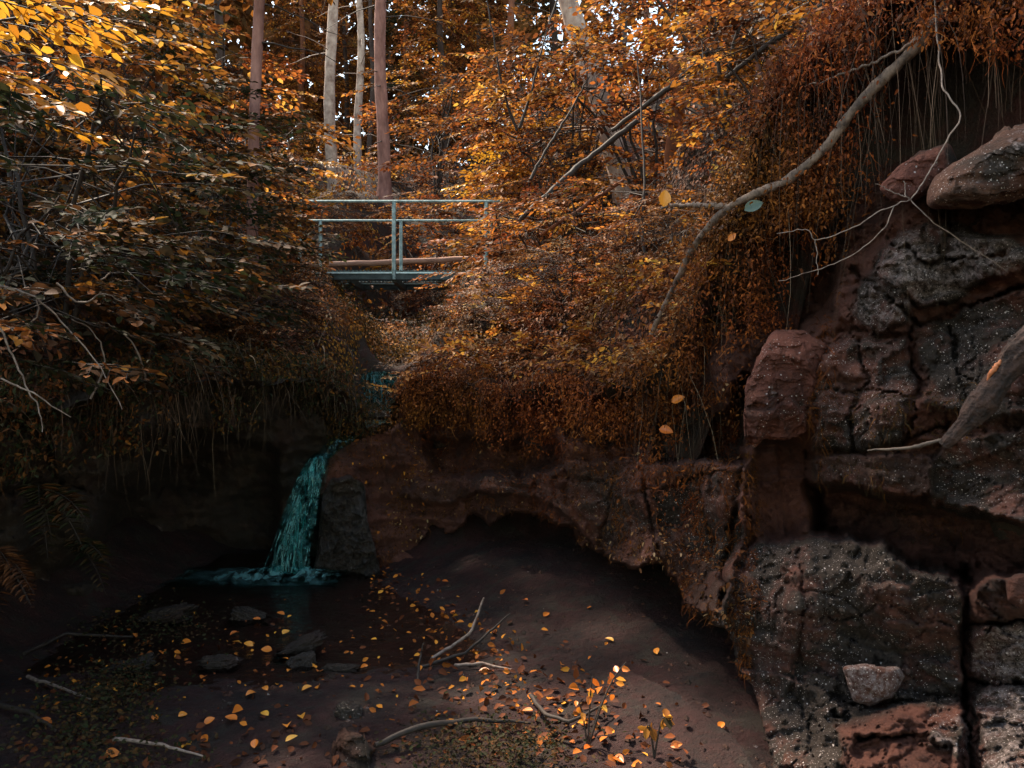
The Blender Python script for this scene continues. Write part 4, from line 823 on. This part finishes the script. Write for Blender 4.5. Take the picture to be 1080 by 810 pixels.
bent_leaf('hanging_leaf', at(785, 222, 4.3), (.8, 0, .35), (0, -1, .3), .11, M['leaf_green'], 'dull grey-green leaf caught on the bend of the fallen branch', rv=.5)
bent_leaf('hanging_leaf', at(700, 218, 4.6), (.1, 0, .9), (0, -1, .2), .10, M['leaf_single'], 'bright yellow leaf hanging at the tip of the side branch', rv=.85, wid=.36)
bent_leaf('hanging_leaf', at(695, 452, 4.95), (.8, -.3, -.2), (0, -1, .5), .09, M['leaf_single'], 'orange leaf on the ledge below the mossy overhang', rv=.3)
bent_leaf('hanging_leaf', at(708, 424, 4.95), (.8, -.3, .35), (0, -1, .5), .09, M['leaf_single'], 'yellow leaf stuck on the mossy overhang', rv=.7)
bent_leaf('hanging_leaf', at(768, 254, 4.4), (.6, 0, .6), (0, -1, .3), .06, M['leaf_single'], 'small yellow leaf under the bend of the fallen branch', rv=.7)
tw = empty('dead_twig', at(857, 250, 3.7), 'thin bare pale twig forking in front of the cliff hollow', 'twig')
for pts, rd in [([(985, 0, 3.8), (990, 60, 3.7), (996, 95, 3.6), (1013, 121, 3.55), (1000, 145, 3.5), (990, 165, 3.5), (975, 190, 3.5), (961, 210, 3.5)], (.006, .006, .006, .0055, .005, .0045, .0045, .0045)),
                ([(961, 210, 3.5), (930, 222, 3.5), (900, 240, 3.52), (862, 253, 3.55), (850, 242, 3.55), (820, 247, 3.6)], (.0045, .004, .0038, .0035, .003, .002)), ([(961, 210, 3.5), (940, 202, 3.5), (924, 193, 3.5)], (.004, .0035, .002)),
                ([(961, 210, 3.5), (985, 235, 3.45), (1020, 258, 3.4), (1063, 286, 3.35)], (.004, .0035, .003, .002)), ([(943, 218, 3.5), (930, 243, 3.5), (900, 268, 3.52), (860, 285, 3.55), (822, 296, 3.6)], (.004, .0035, .003, .0025, .0015)), ([(860, 253, 3.55), (862, 270, 3.55), (862, 290, 3.55)], (.0035, .003, .002)), ([(955, 208, 3.5), (954, 190, 3.5)], (.004, .003))]:
    child(limb(pts, [r_ * .68 for r_ in rd], 6, .1, 6, .004), 'twig', M['twig'], tw)
lg = empty('broken_log', at(985, 470, 3.1), 'broken bark-covered log leaning on the flecked rock at the right edge', 'log')
child(limb([(1160, 285, 2.75), (1095, 350, 2.82), (1060, 393, 2.88), (1024, 440, 2.95), (995, 470, 3.0)], [.046, .047, .044, .038, .016], 60, .6, 60, 0), 'bark', M['log_bark'], lg)
child(limb([(1056, 380, 2.86), (1049, 388, 2.87), (1041, 402, 2.885)], [.004, .011, .003], 10, .3, 6, .004), 'raw_wood', M['raw_wood'], lg)
child(limb([(1010, 464, 3.02), (985, 466, 3.05), (960, 472, 3.1), (915, 475, 3.2)], [.010, .009, .007, .003], 8, .4, 12, .002), 'splinter', M['grey_wood'], lg)
for pts, rd, lab, mt in [([(885, -10, 8.2), (840, 27, 8.3), (800, 55, 8.4), (765, 82, 8.5)], (.05, .05, .045, .03), 'dark straight pole leaning across the upper right slope', 'twig_dark'),
                     ([(748, 52, 8.8), (715, 85, 8.9), (680, 112, 9.0), (645, 138, 9.1)], (.05, .048, .044, .036), 'dark dead branch crossing in front of the rusty snag', 'twig_dark'),
                     ([(672, 128, 9.5), (620, 168, 9.4), (578, 205, 9.3), (548, 232, 9.3)], (.05, .055, .055, .04), 'dark pole slanting down towards the right end of the bridge', 'twig_dark'),
                     ([(660, 188, 8.6), (620, 215, 8.6), (570, 248, 8.7)], (.03, .035, .03), 'thin brown pole lying lower on the right slope', 'bark_rust')]:
    tag(limb(pts, [r_ * .62 for r_ in rd], 10, .3, 8, .01).build('fallen_pole', M[mt], recenter=True), lab, 'pole')
# saplings without leaves
for k, (a_, lab) in enumerate([([(545, 138, 12), (532, 100, 12), (522, 50, 12), (512, -10, 12)], 'thin dark sapling stem above the right end of the bridge'), ([(548, 135, 11.5), (562, 90, 11.6), (575, 40, 11.8), (590, -10, 12)], 'dark forked sapling stem rising toward the top centre'),
                            ([(560, 190, 10), (575, 160, 10), (600, 120, 10), (622, 80, 10)], 'slanting dark bare shoot left of the leaning trunk'), ([(690, 330, 8), (678, 250, 8.2), (680, 180, 8.4), (672, 60, 8.8)], 'thin dark upright stem on the right slope')]):
    tag(limb(a_, (.022, .018, .014, .007), 7, .1).build('sapling', M['twig_dark'], recenter=True), lab, 'sapling')
# bare arching brambles of the left bank
for k, (a_, lab) in enumerate([([(-10, 300, 3.5), (30, 310, 3.5), (70, 345, 3.6), (100, 380, 3.6), (130, 432, 3.6)], 'longest arching bramble stem at the left edge'), ([(0, 345, 3.5), (20, 390, 3.5), (40, 430, 3.5), (46, 455, 3.5)], 'short bramble stem bending down at the left edge'),
        ([(0, 400, 3.4), (35, 415, 3.4), (75, 440, 3.5)], 'bare pale stem low at the left edge'), ([(120, 320, 4.6), (105, 300, 4.6), (118, 285, 4.6), (128, 268, 4.6)], 'crooked bare shoot above the left overhang'),
        ([(95, 420, 4.4), (110, 385, 4.4), (98, 350, 4.4), (60, 330, 4.4)], 'hooked dead stem hanging over the black hollow'), ([(155, 410, 4.8), (145, 370, 4.8), (120, 345, 4.8), (100, 340, 4.7)], 'dead stem hanging right of the hooked one'),
        ([(160, 345, 5.2), (172, 310, 5.2), (182, 285, 5.2)], 'short upright pale shoot on the left bank'), ([(60, 300, 3.9), (85, 320, 3.9), (110, 310, 3.9), (150, 330, 4)], 'thin pale stem looping across the dark shrubs'),
        ([(315, 305, 11), (322, 283, 11), (335, 279, 11)], 'pale shoot curling beside the left bridge end'), ([(15, 360, 3.7), (40, 330, 3.7), (32, 300, 3.7)], 'thin pale shoot crossing the longest bramble stem')]):
    n_ = len(a_); tag(limb(a_, np.linspace(.0055, .002, n_) * a_[0][2] / 3.6, 5, .1, 6, .006).build('bramble_stem', M['twig'], recenter=True), lab, 'stem', 'bare bramble stems of the left bank')
# ------------------------------------------------------------------ debris at the bottom of the picture
def fl(px, py, up=0): return onfloor(px, py, up)
def limb_w(P, rads, sides=7, jit=.0025):
    P = np.array(P); n = len(P); tt = np.linspace(0, n - 1, (n - 1) * 5 + 1); Q = np.stack([np.interp(tt, range(n), P[:, k]) for k in range(3)], -1) + rng.normal(0, jit, (len(tt), 3))
    mb = MB(); mb.tube(Q, np.interp(tt, range(n), rads), sides, wob=.2); return mb
for pts, rd, lab, mt in [([(455, 695, .02), (480, 680, .05), (498, 665, .12), (510, 630, .28)], (.010, .010, .009, .006), 'tallest pale stick poking up from the leaf drift', 'twig'),
        ([(440, 705, .01), (490, 690, .05), (515, 668, .12), (538, 648, .20)], (.010, .009, .008, .004), 'dark stick crossing the tallest pale one', 'twig_dark'), ([(480, 702, .03), (510, 700, .04), (540, 707, .02)], (.008, .008, .005), 'pale stick lying level in the leaf drift', 'twig'),
        ([(440, 720, .0), (444, 690, .10), (447, 680, .16)], (.008, .006, .004), 'short upright peg-like stick left of the leaf drift', 'twig_dark'), ([(30, 715, .02), (60, 725, .04), (95, 738, .02)], (.010, .008, .005), 'pale stick on the mud at lower left', 'twig'),
        ([(0, 745, .03), (30, 755, .05), (60, 772, .02)], (.012, .010, .006), 'curved stick at the lower left edge', 'twig_dark'), ([(120, 782, .04), (170, 790, .05), (215, 800, .03)], (.009, .007, .004), 'thin pale stick near the bottom left corner', 'twig'),
        ([(395, 790, .04), (440, 772, .07), (500, 762, .05), (560, 765, .03)], (.012, .014, .011, .006), 'dark sodden branch at the bottom centre', 'twig_dark'), ([(560, 735, .02), (575, 760, .10), (600, 770, .10), (640, 745, .06)], (.010, .009, .008, .005), 'dark bent twig under the reddish leaves', 'twig_dark'),
        ([(25, 690, .02), (70, 668, .04), (140, 672, .03)], (.012, .010, .006), 'dark branch along the edge of the black hollow', 'twig_dark')]:
    tag(limb_w([fl(a, b_, c_) if 0 else (fl(a, b_ + c_ * 170, c_)) for a, b_, c_ in pts], rd).build('stick', M[mt], recenter=True), lab, 'stick')
rock([(345, 860), (350, 790), (362, 772), (385, 776), (398, 800), (400, 860)], 3.35, .10, .25, 'rock_brown', 'knobbly mossy stump standing at the bottom edge left of centre', 'stump', 41, 'stump', namp=.09, power=2, K=60)
r_ = np.random.default_rng(91); n_ = 3200; X = r_.uniform(-1.6, 2.2, n_); Y = r_.uniform(3., 7.2, n_); Z = floor_z(X, Y); mb = MB()
for x, y, z, q_ in zip(X, Y, Z, r_.uniform(0, 1, n_)):
    sz_ = .004 + .022 * q_ ** 7; v = np.array([[1, 0, 0], [-1, .2, 0], [0, 1, .1], [.1, -1, 0], [0, 0, .7], [0, 0, -1]]) * (1 + r_.uniform(-.35, .35, (6, 3))) * sz_ + [x, y, z]
    mb.add(v, [[0, 2, 4], [2, 1, 4], [1, 3, 4], [3, 0, 4], [2, 0, 5], [1, 2, 5], [3, 1, 5], [0, 3, 5]], .5)
tag(mb.build('grit', M['rock_brown'], None, False), kind='stuff')
# single leaves one can point at, on water and mud
SL = [(122, 648, .9), (171, 688, .5), (191, 680, .6), (252, 668, .4), (255, 680, .9), (267, 683, .8), (298, 671, .8), (275, 655, .5), (287, 688, .6), (300, 650, .5), (98, 726, .85), (216, 715, .5), (163, 734, .5), (307, 708, .7), (270, 732, .7), (282, 730, .7), (318, 730, .85), (335, 728, .75), (245, 752, .6), (283, 757, .95), (317, 756, .9), (188, 758, .8), (165, 763, .6), (215, 766, .5), (250, 762, .5), (303, 766, .8), (201, 787, .95), (219, 785, .6), (301, 785, .95), (268, 792, .6), (55, 765, .4), (110, 798, .5), (380, 706, .6), (338, 710, .5),
      (473, 615, .4), (573, 652, .6), (647, 678, .95), (693, 692, .8), (552, 634, .3), (759, 771, .7), (675, 775, .25), (707, 790, .4), (470, 768, .8), (562, 752, .6), (505, 710, .7), (593, 703, .7), (610, 728, .6), (648, 800, .3), (625, 790, .3), (478, 650, .5)]
def where(px, py):
    if px < 400: return 'left mud bar' if py > 740 else 'pool between slate and waterfall' if py < 690 else 'shallow water below the slate'
    return 'brown sand right of the leaf drift' if px > 560 else 'leaf drift in the middle'
MARKS = [('the tilted dark slate', 315, 684), ('the dark wedge stone', 172, 652), ('the mossy stump', 372, 785), ('the waterfall foot', 303, 604), ('the tallest pale stick', 480, 670), ('the yellow seedling', 620, 770), ('the small dark sprig', 690, 795), ('the bottom left corner', 0, 810), ('the dark sodden branch', 440, 775)]
seen_l = {}
def leaf_label(px, py, rv):
    d, nm, mx_, my_ = min((math.hypot(px - a, (py - b_) * 1.6), nm, a, b_) for nm, a, b_ in MARKS); dx, dy = px - mx_, py - my_
    side_ = ('left' if dx < 0 else 'right') if abs(dx) > 2.2 * abs(dy) else ('below' if dy > 0 else 'above') if abs(dy) > 2.2 * abs(dx) else ('lower ' if dy > 0 else 'upper ') + ('left' if dx < 0 else 'right')
    side_ = side_ if side_ in ('below', 'above') else side_ + ' of'
    dist = 'close' if d < 30 else 'a little way' if d < 60 else 'some way' if d < 100 else 'far off'
    col_ = 'deep orange' if rv < .45 else 'orange' if rv < .65 else 'yellow orange' if rv < .82 else 'bright yellow'
    t_ = f'{col_} leaf {dist} {side_} {nm}'; k_ = seen_l.get(t_, 0); seen_l[t_] = k_ + 1
    return t_ + ['', ', second from the top', ', third from the top', ', fourth from the top', ', fifth from the top'][min(k_, 4)]
for i, (px, py, rv) in enumerate(sorted(SL, key=lambda q: q[1])):
    p = fl(px, py, .012); a = rng.uniform(0, 6.28)
    bent_leaf('fallen_leaf', p, (math.cos(a), math.sin(a) * 1., rng.uniform(-.1, .35)), (rng.normal(0, .3), rng.normal(0, .3) - .4, 1), rng.uniform(.045, .072), M['leaf_single'], leaf_label(px, py, rv), 'fallen leaves on the ' + where(px, py), 'leaf', rv)
def drift(name, n, path, spread, size, seed, rb=(.1, .9), up=.03, mat='litter', lim=None):
    r = np.random.default_rng(seed); path = np.array(path, float); tt = r.uniform(0, len(path) - 1, n); px = np.interp(tt, range(len(path)), path[:, 0]) + r.normal(0, 1, n) * np.interp(tt, range(len(path)), spread); py = np.interp(tt, range(len(path)), path[:, 1]) + r.normal(0, .5, n) * np.interp(tt, range(len(path)), spread)
    D = np.full(n, 4.5)
    for _ in range(10):
        x = (px - 540) / FPX * D; z = np.maximum(floor_z(x, D), 0); D = (CAMZ - z) / np.maximum(py - 405, 60) * FPX
    x = (px - 540) / FPX * D; z = np.maximum(floor_z(x, D), 0) + r.uniform(.002, up, n)
    P = np.stack([x, D, z], -1); mb = MB(); leaves(mb, P, r.normal(0, 1, (n, 3)) * np.array([1, 1, .3]), np.array([0, -.3, 1]) + r.normal(0, .45, (n, 3)), size * r.uniform(.5, 1.3, n), np.clip(r.uniform(*rb, n), 0, 1), .3, .12, .3)
    return tag(mb.build(name, M[mat]), kind='stuff')
drift('leaf_litter', 430, [(395, 600), (440, 640), (500, 680), (560, 720), (620, 750), (650, 790)], (10, 28, 34, 40, 44, 50), .042, 201, (.0, .9))
drift('leaf_litter', 170, [(450, 690), (520, 730), (560, 770), (600, 800)], (40, 50, 60, 60), .05, 202, (0, .6))
drift('leaf_litter', 240, [(20, 700), (120, 700), (220, 700), (330, 690), (420, 740)], (60, 60, 60, 50, 60), .034, 203, (.1, .95), .012)
drift('leaf_litter', 150, [(30, 790), (150, 780), (280, 790), (400, 790)], (40, 50, 40, 50), .045, 204, (0, .4), .02)
drift('low_plants', 2600, [(60, 770), (120, 740), (140, 720), (60, 800), (150, 810)], (40, 34, 20, 40, 40), .022, 205, (.1, .6), .10, 'leaf_dark')
drift('low_plants', 1500, [(460, 800), (520, 790), (560, 800)], (40, 36, 40), .020, 206, (.1, .6), .07, 'leaf_dark')
drift('low_plants', 900, [(80, 660), (160, 670), (200, 655)], (30, 30, 20), .022, 207, (.1, .5), .06, 'leaf_dark')
# small leaves on the ledge by the waterfall
# seedling with yellow leaves, bottom centre right
def plant(name, px, py, stems, mat, label, leafs, seed, lsz=.055):
    r = np.random.default_rng(seed); b_ = fl(px, py); root = empty(name, b_, label, 'plant'); st, fo_ = MB(), MB()
    for (dx, dy, h) in stems:
        q = np.linspace(0, 1, 7)[:, None]; tip = np.array([dx, dy, h]); pts = b_ + tip * q + np.array([0, 0, .06]) * np.sin(q * 3.1); st.tube(pts, np.linspace(.005, .002, 7), 5)
        k = leafs; qq = r.uniform(.45, 1., k); P = b_ + tip * qq[:, None] + np.array([0, 0, .06]) * np.sin(qq * 3.1)[:, None]
        leaves(fo_, P, r.normal(0, .6, (k, 3)) + np.array([.1, 0, -.4]), r.normal(0, .4, (k, 3)) + np.array([0, -.7, .4]), lsz * r.uniform(.7, 1.2, k), r.uniform(.2, 1, k), .3)
    child(st, 'stem', M['twig_dark'], root); child(fo_, 'foliage', M[mat], root)
plant('seedling', 620, 790, [(.02, 0, .30), (.10, .02, .22), (-.05, 0, .20), (.16, 0, .36)], 'leaf_single', 'seedling with yellow and orange leaves rising from the bottom of the leaf drift', 4, 301, .042)
plant('seedling', 690, 800, [(.05, 0, .16), (-.03, 0, .12)], 'leaf_dark', 'small dark sprig on the sand at bottom right of the drift', 7, 302, .05)
# fern fronds at the left edge
def fern(px, py, D, n, L_, mat, label, seed):
    global rng
    root = empty('fern', at(px, py, D), label, 'fern'); fo_, st = MB(), MB(); keep = rng; rng = np.random.default_rng(seed); b_ = at(px, py, D)
    for k in range(n):
        a = rng.uniform(-1.2, 1.4); dv = np.array([math.cos(a), -.4, math.sin(a) * .4 + .2]); q = np.linspace(0, 1, 16); ll = L_ * rng.uniform(.7, 1.1)
        pts = b_ + dv * (q * ll)[:, None] - np.array([0, 0, .7]) * (ll * q * q)[:, None]; st.tube(pts, np.linspace(.004, .001, 16), 4)
        T = norm(np.gradient(pts, axis=0)); S = norm(np.cross(T, [0, 0, 1.]))
        for sg in (-1, 1):
            leaves(fo_, pts[1:], S[1:] * sg + T[1:] * .4 + rng.normal(0, .08, (15, 3)), np.tile([0, 0, 1.], (15, 1)), .28 * ll * np.sin(np.pi * (.12 + .86 * q[1:])) + .01, rng.uniform(.1, .7, 15), .11)
    rng = keep; child(st, 'stem', M['twig_dark'], root); child(fo_, 'frond', M[mat], root)
fern(40, 520, 4.2, 9, .34, 'leaf_dark', 'dim fern drooping from the left rock beside the black hollow', 401)
fern(-10, 585, 3.9, 9, .30, 'leaf_brown', 'browning fern low at the left edge', 402)
fern(80, 575, 4.6, 7, .3, 'leaf_dark', 'dark fern hanging at the lower edge of the left rock', 403)
